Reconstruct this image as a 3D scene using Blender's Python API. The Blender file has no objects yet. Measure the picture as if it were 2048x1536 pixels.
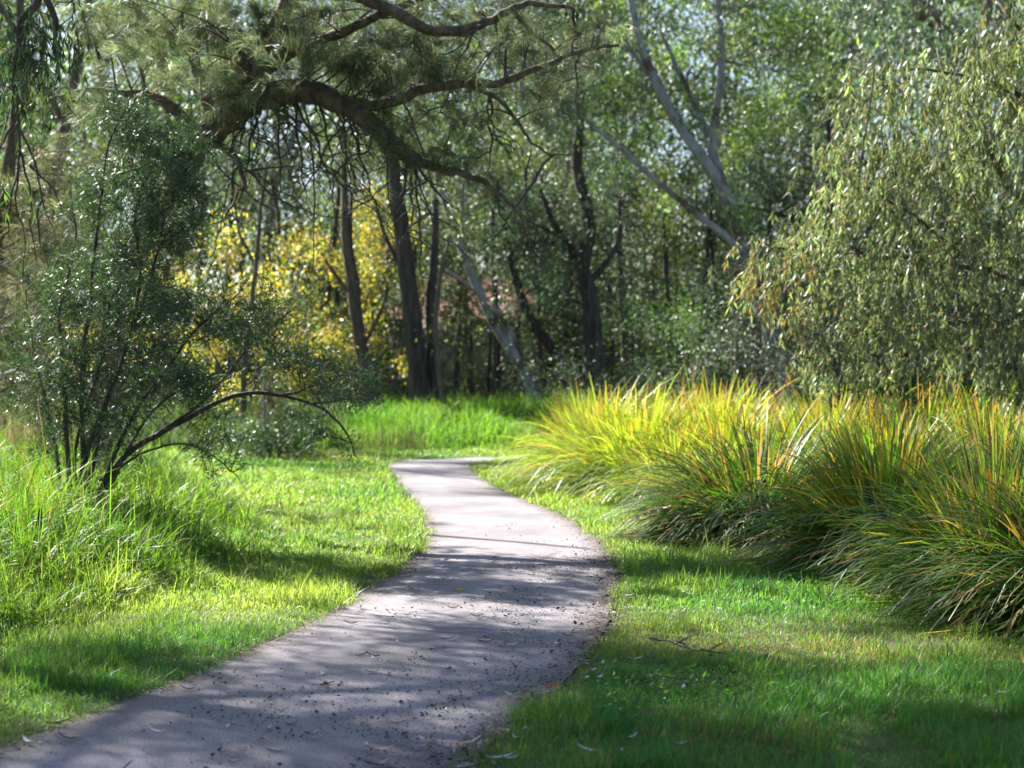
import bpy, math, random
import numpy as np

rng = np.random.default_rng(11)
random.seed(11)
F = 3413.0          # focal length in pixels of the 2048 px wide photograph (60 mm)
CAMH = 1.6
SUN_AZ, SUN_EL = math.radians(-45), math.radians(38)

scene = bpy.context.scene
col_main = scene.collection


def at(px, py, z):
    """A point of the photograph at a depth z (metres ahead of the camera)."""
    return np.array([(px - 1024) / F * z, z, CAMH - (py - 768) / F * z])


def sstep(a, b, x):
    t = np.clip((x - a) / (b - a), 0, 1)
    return t * t * (3 - 2 * t)


class Noise2:
    def __init__(self, seed, n=128):
        self.g = np.random.default_rng(seed).random((n, n)); self.n = n

    def __call__(self, x, y):
        x = np.asarray(x, float); y = np.asarray(y, float)
        xi = np.floor(x).astype(int); yi = np.floor(y).astype(int)
        fx = x - xi; fy = y - yi
        fx = fx * fx * (3 - 2 * fx); fy = fy * fy * (3 - 2 * fy)
        n = self.n; g = self.g
        a = g[xi % n, yi % n]; b = g[(xi + 1) % n, yi % n]
        c = g[xi % n, (yi + 1) % n]; d = g[(xi + 1) % n, (yi + 1) % n]
        return (a * (1 - fx) + b * fx) * (1 - fy) + (c * (1 - fx) + d * fx) * fy


N1, N2, N3, N4 = Noise2(1), Noise2(2), Noise2(3), Noise2(4)

# ------------------------------------------------------------------ path edges
def ground_pt(px, py):
    z = F * CAMH / (py - 768)
    return ((px - 1024) / F * z, z)


LE = [(-4.1, 0.5), (-3.2, 4.0)] + [ground_pt(*p) for p in [(0, 1500), (150, 1442), (300, 1386), (460, 1320), (600, 1258), (700, 1200), (790, 1148), (838, 1110), (857, 1075), (852, 1045), (832, 1012), (803, 975), (782, 950), (770, 934)]] + [(-2.42, 35.3), (-1.75, 36.3), (-0.3, 37.3), (1.9, 38.2), (5.0, 39.0), (12, 40.2)]
RE = [(-2.0, 0.5), (-0.95, 4.0)] + [ground_pt(*p) for p in [(930, 1536), (1010, 1478), (1080, 1410), (1150, 1350), (1195, 1290), (1222, 1230), (1235, 1165), (1225, 1120), (1195, 1078), (1140, 1040), (1060, 1005), (1010, 985), (972, 960), (945, 942), (936, 931)]] + [(-0.75, 34.7), (-0.35, 35.5), (0.5, 36.2), (2.2, 36.9), (5.2, 37.5), (12, 38.4)]


def densify(pts, n):
    p = np.array(pts)
    seg = np.r_[0, np.cumsum(np.linalg.norm(np.diff(p, axis=0), axis=1))]
    t = np.linspace(0, seg[-1], n)
    # Catmull-Rom style smoothing by repeated averaging of a dense linear resample
    q = np.c_[np.interp(t, seg, p[:, 0]), np.interp(t, seg, p[:, 1])]
    for _ in range(6):
        q[1:-1] = q[1:-1] * .5 + (q[:-2] + q[2:]) * .25
    return q


LEd, REd = densify(LE, 260), densify(RE, 260)
_ol, _or = np.argsort(LEd[:, 1]), np.argsort(REd[:, 1])


def xl(y): return np.interp(y, LEd[_ol, 1], LEd[_ol, 0])
def xr(y):
    return np.interp(y, REd[_or, 1], REd[_or, 0])


def on_path(x, y, m=0.0):
    return (x > xl(y) - m) & (x < xr(y) + m) & (y < 40.3)


# edge of the tall grass on the left, x as a function of depth
TG_Y = np.array([0, 7, 10.9, 12.6, 14.3, 16.5, 18.7, 21, 24, 28, 33, 40])
TG_X = np.array([-4.6, -3.9, -3.35, -2.95, -2.7, -2.75, -2.85, -3.6, -4.5, -5.5, -6.6, -8.0])
# foot of the reed bed on the right
RB_Y = np.array([0, 9.0, 11.3, 14, 17.5, 21, 24, 28, 30, 40])
RB_X = np.array([4.6, 4.0, 3.5, 2.85, 2.2, 1.9, 1.3, 0.55, 0.6, 3.0])


def H(x, y):
    x = np.asarray(x, float); y = np.asarray(y, float)
    e = np.interp(y, TG_Y, TG_X)
    left = 0.33 * sstep(0.0, 1.6, e - x) * (1 - sstep(23, 31, y))
    r = np.interp(y, RB_Y, RB_X)
    right = 0.16 * sstep(-0.2, 1.4, x - r) * (1 - sstep(31, 36, y))
    n = N1(x * .09 + 40, y * .09)
    foot = 41.2 + 0.8 * (N2(x * .25, y * 0) - .5)
    bank = (0.55 + 0.25 * (n - .5)) * sstep(0, 4.5, y - foot + 0.35 * np.clip(-x - 4, 0, 8))
    w = np.minimum(np.abs(x - xl(y)), np.abs(x - xr(y)))
    w = np.where(on_path(x, y), 0, w)
    und = 0.05 * (N3(x * .5, y * .5) - .5) * sstep(.1, 1.2, w)
    return left + right + bank + und + 0.012 * sstep(0, .25, w)


# ------------------------------------------------------------------ mesh helpers
def tag(o, label=None, cat=None, group=None, kind=None):
    if label: o['label'] = label
    if cat: o['category'] = cat
    if group: o['group'] = group
    if kind: o['kind'] = kind
    return o


def thing(name, label, cat, loc=(0, 0, 0), group=None):
    o = bpy.data.objects.new(name, None)
    o.empty_display_size = .2
    o.location = [float(v) for v in loc]
    col_main.objects.link(o)
    return tag(o, label, cat, group)


def link(name, me, parent=None):
    o = bpy.data.objects.new(name, me)
    col_main.objects.link(o)
    if parent is not None:
        o.parent = parent
        o.matrix_parent_inverse = parent.matrix_basis.inverted()
    return o


def build_mesh(name, V, Q, mat, C=None, parent=None, smooth=False, tri=False):
    """One mesh object out of vertices V (n,3), quads Q (m,4) and vertex colours C (n,3)."""
    me = bpy.data.meshes.new(name)
    V = np.ascontiguousarray(V, dtype=np.float32); Q = np.ascontiguousarray(Q, dtype=np.int32)
    k = Q.shape[1]
    me.vertices.add(len(V)); me.vertices.foreach_set('co', V.ravel())
    me.loops.add(Q.size); me.loops.foreach_set('vertex_index', Q.ravel())
    me.polygons.add(len(Q))
    me.polygons.foreach_set('loop_start', np.arange(0, Q.size, k, dtype=np.int32))
    me.polygons.foreach_set('loop_total', np.full(len(Q), k, dtype=np.int32))
    if smooth:
        me.polygons.foreach_set('use_smooth', np.ones(len(Q), dtype=bool))
    if C is not None:
        a = me.color_attributes.new('Col', 'FLOAT_COLOR', 'POINT')
        c4 = np.ones((len(V), 4), dtype=np.float32); c4[:, :3] = C
        a.data.foreach_set('color', c4.ravel())
    me.update(calc_edges=True)
    me.materials.append(mat)
    return link(name, me, parent)


class Strips:
    """Collects ribbons (blades, needles, curved leaves) of one mesh."""
    def __init__(self): self.V, self.Q, self.C, self.n = [], [], [], 0

    def ribbons(self, P, hw, S, C):
        n, k, _ = P.shape
        if S.ndim == 2: S = S[:, None, :]
        if C.ndim == 2: C = np.repeat(C[:, None, :], k, 1)
        off = S * hw[..., None]
        V = np.stack([P - off, P + off], 2).reshape(-1, 3)
        Cc = np.repeat(C[:, :, None, :], 2, 2).reshape(-1, 3)
        i = np.arange(n)[:, None] * (2 * k) + np.arange(k - 1)[None, :] * 2
        Q = np.stack([i, i + 1, i + 3, i + 2], -1).reshape(-1, 4) + self.n
        self.V.append(V); self.Q.append(Q); self.C.append(Cc); self.n += len(V)

    def leaves(self, P, D, S, L, W, C):
        n = len(P)
        m = P + D * (L * .42)[:, None]
        V = np.stack([P, m + S * (W * .5)[:, None], P + D * L[:, None], m - S * (W * .5)[:, None]], 1).reshape(-1, 3)
        Q = (np.arange(n)[:, None] * 4 + np.arange(4)[None, :]) + self.n
        self.V.append(V); self.Q.append(Q); self.C.append(np.repeat(C, 4, 0)); self.n += len(V)

    def build(self, name, mat, parent=None):
        return build_mesh(name, np.concatenate(self.V), np.concatenate(self.Q), mat, np.concatenate(self.C), parent)


class Tubes:
    """Collects tapered tubes (trunks, limbs, twigs) of one mesh."""
    def __init__(self): self.V, self.Q, self.n = [], [], 0

    def add(self, pts, radii, sides=6, rough=0.0, cap=False):
        p = np.asarray(pts, float); k = len(p)
        r = np.asarray(radii, float)
        t = np.gradient(p, axis=0); t /= np.linalg.norm(t, axis=1)[:, None] + 1e-9
        ref = np.array([0, 0, 1.0]) if abs(t[:, 2]).mean() < .8 else np.array([0, 1.0, 0])
        u = np.cross(t, ref); u /= np.linalg.norm(u, axis=1)[:, None] + 1e-9
        v = np.cross(t, u)
        a = np.linspace(0, 2 * np.pi, sides, endpoint=False)
        rr = np.repeat(r[:, None], sides, 1)
        if rough: rr = rr * (1 + rough * (rng.random(rr.shape) - .5))
        V = p[:, None, :] + rr[..., None] * (np.cos(a)[None, :, None] * u[:, None, :] + np.sin(a)[None, :, None] * v[:, None, :])
        i = np.arange(k - 1)[:, None] * sides; j = np.arange(sides)[None, :]; j2 = (j + 1) % sides
        Q = np.stack([i + j, i + j2, i + sides + j2, i + sides + j], -1).reshape(-1, 4) + self.n
        self.V.append(V.reshape(-1, 3)); self.Q.append(Q); self.n += k * sides

    def build(self, name, mat, parent=None):
        return build_mesh(name, np.concatenate(self.V), np.concatenate(self.Q), mat, None, parent, smooth=True)


def unit(v): return v / (np.linalg.norm(v, axis=-1, keepdims=True) + 1e-9)


def smooth_line(pts, r0, r1, per=6, wob=0.0, power=1.0):
    """A smooth densified polyline through pts with radii tapering from r0 to r1."""
    p = np.asarray(pts, float)
    if len(p) == 2: p = np.array([p[0], (p[0] + p[1]) / 2, p[1]])
    q = np.vstack([2 * p[0] - p[1], p, 2 * p[-1] - p[-2]])
    out = []
    for i in range(1, len(q) - 2):
        t = np.linspace(0, 1, per, endpoint=False)[:, None]
        a, b, c, d = q[i - 1], q[i], q[i + 1], q[i + 2]
        out.append(.5 * ((2 * b) + (-a + c) * t + (2 * a - 5 * b + 4 * c - d) * t * t + (-a + 3 * b - 3 * c + d) * t ** 3))
    out = np.vstack(out + [p[-1:]])
    if wob:
        n = rng.normal(0, wob, out.shape); n[0] = 0
        n[1:-1] = (n[:-2] + n[1:-1] * 2 + n[2:]) / 4
        out = out + n
    s = np.linspace(0, 1, len(out)) ** power
    return out, r0 + (r1 - r0) * s


# ------------------------------------------------------------------ materials
def new_mat(name):
    m = bpy.data.materials.new(name); m.use_nodes = True
    nt = m.node_tree; nt.nodes.clear()
    out = nt.nodes.new('ShaderNodeOutputMaterial')
    return m, nt, out


def leaf_mat(name, trans=.5, tint=(1.25, 1.2, .55), gloss=.5, rough=.35, ior=1.45):
    m, nt, out = new_mat(name)
    N, Lk = nt.nodes.new, nt.links.new
    at_ = N('ShaderNodeAttribute'); at_.attribute_name = 'Col'
    dif = N('ShaderNodeBsdfDiffuse'); Lk(at_.outputs['Color'], dif.inputs['Color'])
    mul = N('ShaderNodeMix'); mul.data_type = 'RGBA'; mul.blend_type = 'MULTIPLY'
    mul.inputs[0].default_value = 1; mul.inputs[7].default_value = (*tint, 1)
    Lk(at_.outputs['Color'], mul.inputs[6])
    tr = N('ShaderNodeBsdfTranslucent'); Lk(mul.outputs[2], tr.inputs['Color'])
    mx = N('ShaderNodeMixShader'); mx.inputs[0].default_value = trans
    Lk(dif.outputs[0], mx.inputs[1]); Lk(tr.outputs[0], mx.inputs[2])
    gl = N('ShaderNodeBsdfGlossy'); gl.inputs['Roughness'].default_value = rough
    gl.inputs['Color'].default_value = (1, 1, 1, 1)
    lw = N('ShaderNodeLayerWeight'); lw.inputs['Blend'].default_value = .5
    pw = N('ShaderNodeMath'); pw.operation = 'POWER'; pw.inputs[1].default_value = 4
    Lk(lw.outputs['Facing'], pw.inputs[0])
    ml = N('ShaderNodeMath'); ml.operation = 'MULTIPLY_ADD'; ml.inputs[1].default_value = gloss * .55; ml.inputs[2].default_value = gloss * .05
    Lk(pw.outputs[0], ml.inputs[0])
    m2 = N('ShaderNodeMixShader'); Lk(ml.outputs[0], m2.inputs[0])
    Lk(mx.outputs[0], m2.inputs[1]); Lk(gl.outputs[0], m2.inputs[2])
    Lk(m2.outputs[0], out.inputs['Surface'])
    return m


def bark_mat(name, c1, c2, c3=None, scale=6, stretch=.2, bump=.6, patch=.5):
    m, nt, out = new_mat(name)
    N, Lk = nt.nodes.new, nt.links.new
    tc = N('ShaderNodeTexCoord'); mp = N('ShaderNodeMapping')
    mp.inputs['Scale'].default_value = (1, 1, stretch)
    Lk(tc.outputs['Object'], mp.inputs['Vector'])
    no = N('ShaderNodeTexNoise'); no.inputs['Scale'].default_value = scale; no.inputs['Detail'].default_value = 6
    Lk(mp.outputs[0], no.inputs['Vector'])
    cr = N('ShaderNodeValToRGB')
    cr.color_ramp.elements[0].position = .35; cr.color_ramp.elements[0].color = (*c1, 1)
    cr.color_ramp.elements[1].position = .65; cr.color_ramp.elements[1].color = (*c2, 1)
    Lk(no.outputs['Fac'], cr.inputs[0])
    colout = cr.outputs[0]
    if c3:
        n2 = N('ShaderNodeTexNoise'); n2.inputs['Scale'].default_value = 1.1; n2.inputs['Detail'].default_value = 3
        Lk(tc.outputs['Object'], n2.inputs['Vector'])
        r2 = N('ShaderNodeValToRGB'); r2.color_ramp.elements[0].position = patch; r2.color_ramp.elements[1].position = patch + .08
        Lk(n2.outputs['Fac'], r2.inputs[0])
        mx = N('ShaderNodeMix'); mx.data_type = 'RGBA'; mx.inputs[7].default_value = (*c3, 1)
        Lk(r2.outputs[0], mx.inputs[0]); Lk(colout, mx.inputs[6]); colout = mx.outputs[2]
    bs = N('ShaderNodeBsdfPrincipled'); bs.inputs['Roughness'].default_value = .85
    Lk(colout, bs.inputs['Base Color'])
    bp = N('ShaderNodeBump'); bp.inputs['Strength'].default_value = bump; bp.inputs['Distance'].default_value = .03
    Lk(no.outputs['Fac'], bp.inputs['Height']); Lk(bp.outputs[0], bs.inputs['Normal'])
    Lk(bs.outputs[0], out.inputs['Surface'])
    return m


def ground_mat():
    m, nt, out = new_mat('soil_and_turf')
    N, Lk = nt.nodes.new, nt.links.new
    tc = N('ShaderNodeTexCoord')
    n1 = N('ShaderNodeTexNoise'); n1.inputs['Scale'].default_value = .9; n1.inputs['Detail'].default_value = 5
    n2 = N('ShaderNodeTexNoise'); n2.inputs['Scale'].default_value = 40; n2.inputs['Detail'].default_value = 4
    for n in (n1, n2): Lk(tc.outputs['Object'], n.inputs['Vector'])
    cr = N('ShaderNodeValToRGB'); e = cr.color_ramp.elements
    e[0].position = .3; e[0].color = (.075, .055, .03, 1); e[1].position = .6; e[1].color = (.055, .085, .018, 1)
    ad = N('ShaderNodeMath'); ad.operation = 'MULTIPLY_ADD'; ad.inputs[1].default_value = .5
    Lk(n2.outputs['Fac'], ad.inputs[0])
    ml = N('ShaderNodeMath'); ml.operation = 'MULTIPLY'; ml.inputs[1].default_value = .5
    Lk(n1.outputs['Fac'], ml.inputs[0]); Lk(ml.outputs[0], ad.inputs[2])
    Lk(ad.outputs[0], cr.inputs[0])
    bs = N('ShaderNodeBsdfPrincipled'); bs.inputs['Roughness'].default_value = .95
    Lk(cr.outputs[0], bs.inputs['Base Color'])
    bp = N('ShaderNodeBump'); bp.inputs['Strength'].default_value = .8; bp.inputs['Distance'].default_value = .02
    Lk(n2.outputs['Fac'], bp.inputs['Height']); Lk(bp.outputs[0], bs.inputs['Normal'])
    Lk(bs.outputs[0], out.inputs['Surface'])
    return m


def path_mat():
    m, nt, out = new_mat('worn_pinkish_concrete')
    N, Lk = nt.nodes.new, nt.links.new
    tc = N('ShaderNodeTexCoord')
    n1 = N('ShaderNodeTexNoise'); n1.inputs['Scale'].default_value = .8; n1.inputs['Detail'].default_value = 6; n1.inputs['Roughness'].default_value = .65
    n2 = N('ShaderNodeTexNoise'); n2.inputs['Scale'].default_value = 110; n2.inputs['Detail'].default_value = 3
    for n in (n1, n2): Lk(tc.outputs['Object'], n.inputs['Vector'])
    cr = N('ShaderNodeValToRGB'); e = cr.color_ramp.elements
    e[0].position = .33; e[0].color = (.128, .114, .124, 1); e[1].position = .66; e[1].color = (.256, .232, .250, 1)
    Lk(n1.outputs['Fac'], cr.inputs[0])
    mx = N('ShaderNodeMix'); mx.data_type = 'RGBA'; mx.blend_type = 'OVERLAY'; mx.inputs[0].default_value = .6
    g = N('ShaderNodeValToRGB'); g.color_ramp.elements[0].position = .3; g.color_ramp.elements[1].position = .7
    Lk(n2.outputs['Fac'], g.inputs[0])
    Lk(cr.outputs[0], mx.inputs[6]); Lk(g.outputs[0], mx.inputs[7])
    at_ = N('ShaderNodeAttribute'); at_.attribute_name = 'Col'      # dirt trodden in along both edges
    m2 = N('ShaderNodeMix'); m2.data_type = 'RGBA'; m2.inputs[7].default_value = (.10, .07, .05, 1)
    Lk(at_.outputs['Fac'], m2.inputs[0]); Lk(mx.outputs[2], m2.inputs[6])
    bs = N('ShaderNodeBsdfPrincipled'); bs.inputs['Roughness'].default_value = .75
    bs.inputs['Specular IOR Level'].default_value = .35
    Lk(m2.outputs[2], bs.inputs['Base Color'])
    bp = N('ShaderNodeBump'); bp.inputs['Strength'].default_value = .35; bp.inputs['Distance'].default_value = .004
    Lk(n2.outputs['Fac'], bp.inputs['Height']); Lk(bp.outputs[0], bs.inputs['Normal'])
    Lk(bs.outputs[0], out.inputs['Surface'])
    return m


M_LAWN = leaf_mat('lawn_blade', .6, (1.45, 1.4, .75), .35, .4)
M_TALL = leaf_mat('long_grass_blade', .55, (1.4, 1.35, .65), .22, .42)
M_REED = leaf_mat('strappy_leaf', .58, (1.5, 1.45, .6), .45, .38)
M_NEEDLE = leaf_mat('casuarina_needle', .48, (1.08, 1.1, .85), .32, .42)
M_SHRUB = leaf_mat('narrow_glossy_leaf', .3, (1.1, 1.35, .6), .4, .42)
M_GUM = leaf_mat('gum_leaf', .52, (1.2, 1.22, .62), .5, .45)
M_WOOD = leaf_mat('woodland_leaf', .5, (1.3, 1.27, .6), .65, .48)
M_LITTER = leaf_mat('dry_leaf', .1, (1, 1, 1), .2, .6)
B_PALE = bark_mat('pale_gum_bark', (.17, .165, .17), (.32, .31, .31), (.09, .062, .045), 5, .25, .4, .54)
B_DARK = bark_mat('dark_furrowed_bark', (.018, .014, .012), (.075, .058, .046), None, 9, .15, 1.0)
B_BROWN = bark_mat('brown_bark', (.05, .036, .025), (.13, .10, .07), None, 8, .2, .9)
B_CAS = bark_mat('rough_casuarina_bark', (.05, .037, .026), (.16, .12, .075), None, 14, .5, 1.0)
B_TWIG = bark_mat('thin_twig_bark', (.035, .028, .022), (.085, .066, .05), None, 10, .4, .4)
B_TAN = bark_mat('tan_limb_bark', (.10, .07, .05), (.20, .145, .105), None, 5, .3, .4)


def jitter(base, n, v=.25, h=.12):
    """n leaf colours round a base colour: lightness varies by v, hue by h."""
    b = np.array(base)[None, :] * np.exp(rng.normal(0, v, (n, 1)))
    return np.clip(b * np.exp(rng.normal(0, h, (n, 3))), .003, .9)


def pick(palette, n, v=.22, h=.1):
    """palette: list of (weight, rgb)."""
    w = np.array([p[0] for p in palette], float); w /= w.sum()
    idx = rng.choice(len(palette), n, p=w)
    b = np.array([p[1] for p in palette])[idx]
    return np.clip(b * np.exp(rng.normal(0, v, (n, 1))) * np.exp(rng.normal(0, h, (n, 3))), .003, .9)


# ------------------------------------------------------------------ setting: ground, path
def spaced(lo, hi, fine_lo, fine_hi, step):
    a = np.arange(fine_lo, fine_hi + 1e-6, step)
    out_hi = fine_hi + np.cumsum(step * 1.22 ** np.arange(1, 60)); out_hi = out_hi[out_hi < hi]
    out_lo = fine_lo - np.cumsum(step * 1.22 ** np.arange(1, 60)); out_lo = out_lo[out_lo > lo]
    return np.r_[lo, out_lo[::-1], a, out_hi, hi]


gx = spaced(-900, 900, -14, 14, .16); gy = spaced(-900, 1500, 4, 52, .2)
GX, GY = np.meshgrid(gx, gy, indexing='ij')
HZ = H(GX, GY)
HZ = np.where(on_path(GX, GY, -.06), -.03, HZ)
V = np.stack([GX, GY, HZ], -1).reshape(-1, 3)
nx, ny = len(gx), len(gy)
i = (np.arange(nx - 1)[:, None] * ny + np.arange(ny - 1)[None, :]).ravel()
ground = build_mesh('ground', V, np.stack([i, i + ny, i + ny + 1, i + 1], -1), ground_mat(), None, None, True)
tag(ground, kind='structure')

cross = 13
T = np.linspace(0, 1, cross)
L3, R3 = LEd, REd
wobL = (N2(np.arange(260) * .9, 0 * np.arange(260)) - .5) * .05
wobR = (N2(np.arange(260) * .9, 7 + 0 * np.arange(260)) - .5) * .05
Lw = L3 + np.c_[wobL, wobL * 0]; Rw = R3 + np.c_[wobR, wobR * 0]
PX = Lw[:, None, :] * (1 - T)[None, :, None] + Rw[:, None, :] * T[None, :, None]
PZ = np.full(PX.shape[:2], .008) + .012 * (1 - (2 * T - 1) ** 2)[None, :]
PV = np.concatenate([PX, PZ[..., None]], -1).reshape(-1, 3)
i = (np.arange(259)[:, None] * cross + np.arange(cross - 1)[None, :]).ravel()
edge = np.clip(1 - np.minimum(T, 1 - T) / .17, 0, 1) ** 1.6
dirt = (edge[None, :] * (.3 + .9 * N3(PX[..., 0] * 3, PX[..., 1] * 2))).reshape(-1)
path = build_mesh('path', PV, np.stack([i, i + 1, i + cross + 1, i + cross], -1), path_mat(), np.repeat(np.clip(dirt, 0, .85)[:, None], 3, 1), None, True)
tag(path, kind='structure')


# ------------------------------------------------------------------ grass
def blades(st, x, y, h, w, colr, lean=.45, k=3, bend=.5, z0=None, dirbias=None):
    n = len(x)
    z = (H(x, y) if z0 is None else z0) - .005
    a = rng.random(n) * 2 * np.pi
    out = np.stack([np.cos(a), np.sin(a), 0 * a], 1)
    if dirbias is not None: out = unit(out + np.array(dirbias)[None, :])
    th = np.abs(rng.normal(0, lean, n))
    P = np.zeros((n, k, 3)); P[:, 0] = np.stack([x, y, z], 1)
    seg = h / (k - 1)
    bd = bend * rng.random(n) * 2
    for j in range(1, k):
        tj = th + bd * (j / (k - 1)) ** 1.3
        d = out * np.sin(tj)[:, None] + np.array([0, 0, 1.0])[None, :] * np.cos(tj)[:, None]
        P[:, j] = P[:, j - 1] + d * seg[:, None]
    s = np.stack([-np.sin(a), np.cos(a), 0 * a], 1)
    s = unit(s + rng.normal(0, .35, (n, 3)))
    prof = np.array([.75, 1, .12]) if k == 3 else np.r_[.7, np.linspace(1, .75, k - 2), .1]
    st.ribbons(P, (w * .5)[:, None] * prof[None, :], s, colr)


def lawn_zone(n, y0, y1, h0, wd):
    # density constant per screen area: sample depth with p ~ 1/y
    y = np.exp(rng.uniform(np.log(y0), np.log(y1), n * 2))
    x = rng.uniform(-.46, .46, len(y)) * y + rng.normal(0, .15, len(y))
    tg = np.interp(y, TG_Y, TG_X); rb = np.interp(y, RB_Y, RB_X)
    edge = rng.normal(0, .035, len(y)) - .13 * (N1(y * 2.3, np.sign(x) * 9 + 20) - .45) - .07 * (N2(y * 9, np.sign(x) * 5 + 20) - .5)
    ok = ~((x > xl(y) + edge) & (x < xr(y) - edge) & (y < 39.5)) & (x > tg - .6) & (x < rb + .9)
    dens = N4(x * 1.7, y * 1.7) * .6 + N1(x * 6, y * 6) * .4
    bare = .36 * np.exp(-(((x - 2.0) / 1.2) ** 2 + ((y - 10.2) / .45) ** 2)) + .3 * np.exp(-(((x - 1.15) / .7) ** 2 + ((y - 7.6) / .35) ** 2)) + .25 * np.exp(-(((x - .75) / .5) ** 2 + ((y - 9.5) / .8) ** 2))
    ok &= dens > .2 + bare * .3
    x, y, tg, rb = x[ok][:n], y[ok][:n], tg[ok][:n], rb[ok][:n]
    m = len(x)
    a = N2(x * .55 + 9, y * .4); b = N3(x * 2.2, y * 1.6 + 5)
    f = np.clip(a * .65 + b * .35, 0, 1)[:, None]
    f = f * np.where((y < 9.8) & (x > .4), .3, 1)[:, None]  # right foreground: shade put into the colour as deeper green blades
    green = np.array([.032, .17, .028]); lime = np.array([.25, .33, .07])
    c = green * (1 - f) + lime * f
    dry = rng.random(m) < (.03 + .12 * sstep(.55, .8, N4(x * 1.1 + 3, y * .9)) + .5 * np.clip(
        np.exp(-(((x - 2.0) / 1.5) ** 2 + ((y - 10.3) / .7) ** 2)) + .8 * np.exp(-(((x - 1.1) / .8) ** 2 + ((y - 7.6) / .5) ** 2)), 0, 1))
    c = np.where(dry[:, None], np.array([.26, .185, .085])[None, :], c)
    c = np.clip(c * np.exp(rng.normal(0, .2, (m, 1))), .004, .8)
    hh = h0 * (.4 + .75 * N1(x * 1.3, y * 1.3) + .9 * sstep(.62, .8, N2(x * 3.1, y * 2.7))) * np.exp(rng.normal(0, .35, m))
    hh *= np.where(dry, .7, 1)
    # edges of the mown strip grow a little longer
    hh *= 1 + 1.2 * sstep(.5, 0, x - tg) + .6 * sstep(.5, 0, rb - x)
    return x, y, hh, np.full(m, wd) * np.exp(rng.normal(0, .2, m)) * (1 + y / 40), c


st = Strips()
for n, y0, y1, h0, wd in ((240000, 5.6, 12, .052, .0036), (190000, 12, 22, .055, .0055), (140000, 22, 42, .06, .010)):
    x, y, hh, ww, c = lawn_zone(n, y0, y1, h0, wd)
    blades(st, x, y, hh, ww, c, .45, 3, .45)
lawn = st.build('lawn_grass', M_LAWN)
tag(lawn, 'short mown green grass on both sides of the path', 'grass', kind='stuff')

# tall grass on the left bank
st = Strips()
y = np.exp(rng.uniform(np.log(7.5), np.log(34), 185000))
x = rng.uniform(-.50, -.05, len(y)) * y
tg = np.interp(y, TG_Y, TG_X) + .25 * (N2(x * 2, y * 1.3) - .5)
ok = (x < tg + .1)
clump = N3(x * 2.0, y * 1.6) * .6 + N1(x * 5, y * 5) * .4
ok &= clump > .25 + .25 * rng.random(len(x)) - .12
x, y, clump = x[ok], y[ok], clump[ok]; tg = tg[ok]
m = len(x)
hh = (.08 + .62 * clump) * np.exp(rng.normal(0, .28, m)) * (.55 + .45 * sstep(0, .8, tg - x + .1))
f = N2(x * .7, y * .7)[:, None]
c = np.array([.05, .15, .014]) * (1 - f) + np.array([.13, .24, .028]) * f
c = np.where(rng.random((m, 1)) < .05, np.array([[.24, .18, .08]]), c)
c = np.clip(c * np.exp(rng.normal(0, .2, (m, 1))), .004, .8)
blades(st, x, y, hh, np.full(m, .009) * np.exp(rng.normal(0, .3, m)), c, .45, 5, 1.2)
# seed-less long arching blades that stand out of the mass
k = rng.random(m) < .02
blades(st, x[k], y[k], hh[k] * 1.7, np.full(k.sum(), .009), c[k] * 1.1, .25, 6, 1.0)
tall = st.build('tall_grass', M_TALL)
tag(tall, 'long bright green grass spilling over the low bank under the dark shrub', 'grass', kind='stuff')

# far grass bank behind the bend
st = Strips()
n = 70000
x = rng.uniform(-16, 8, n); y = rng.uniform(40.2, 50, n)
foot = 41.0 - .35 * np.clip(-x - 4, 0, 8)
ok = y > foot + .5 * (N2(x, y) - .5); x, y = x[ok], y[ok]; foot = foot[ok]; n = len(x)
clump = N3(x * 1.2, y * .9)
hh = (.24 + .46 * clump) * np.exp(rng.normal(0, .25, n)) * sstep(-.3, 1.4, y - foot + .3)
f = N1(x * .5, y * .5 + 30)[:, None]
c = np.array([.075, .21, .025]) * (1 - f) + np.array([.17, .30, .05]) * f
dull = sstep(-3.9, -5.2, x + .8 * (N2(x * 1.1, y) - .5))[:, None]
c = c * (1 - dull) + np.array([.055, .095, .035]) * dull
c = np.clip(c * np.exp(rng.normal(0, .2, (n, 1))), .004, .8)
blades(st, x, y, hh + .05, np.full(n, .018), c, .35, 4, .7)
bank = st.build('bank_grass', M_TALL)
tag(bank, 'bright lush grass on the rise behind the bend of the path', 'grass', kind='stuff')

# dry stalks and weeds before the bank and at the far left
st = Strips()


def weeds(cx, cy, sx, sy, n, h, pal, w=.012, lean=.15, bend=.2):
    x = rng.normal(cx, sx, n); y = rng.normal(cy, sy, n)
    blades(st, x, y, h * np.exp(rng.normal(0, .3, n)), np.full(n, w), pick(pal, n), lean, 4, bend)


STRAW = [(3, (.14, .125, .08)), (2, (.11, .09, .07)), (3, (.08, .12, .04))]
GREYW = [(3, (.11, .09, .085)), (2, (.16, .13, .11)), (1, (.06, .09, .03))]
for px, z, sx, n in ((760, 40.3, .45, 420), (815, 40.8, .35, 300)):
    p = at(px, 900, z); weeds(p[0], z, sx, .3, n // 3, .6, [(2, (.09, .085, .07)), (3, (.07, .11, .04))], .014, .08, .1)
for px, z in ((20, 30), (70, 31), (-60, 30), (110, 32)):
    p = at(px, 900, z); weeds(p[0], z, .5, .6, 1100, .75, GREYW, .014, .3, .4)
p = at(640, 930, 37); weeds(p[0] - .2, 37.2, 1.0, .35, 1300, .14, STRAW, .012, .4, .4)
wd = st.build('dry_weeds', M_TALL)
tag(wd, 'dry grey green weed stalks along the foot of the bank and at far left', 'weeds', kind='stuff')

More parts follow.
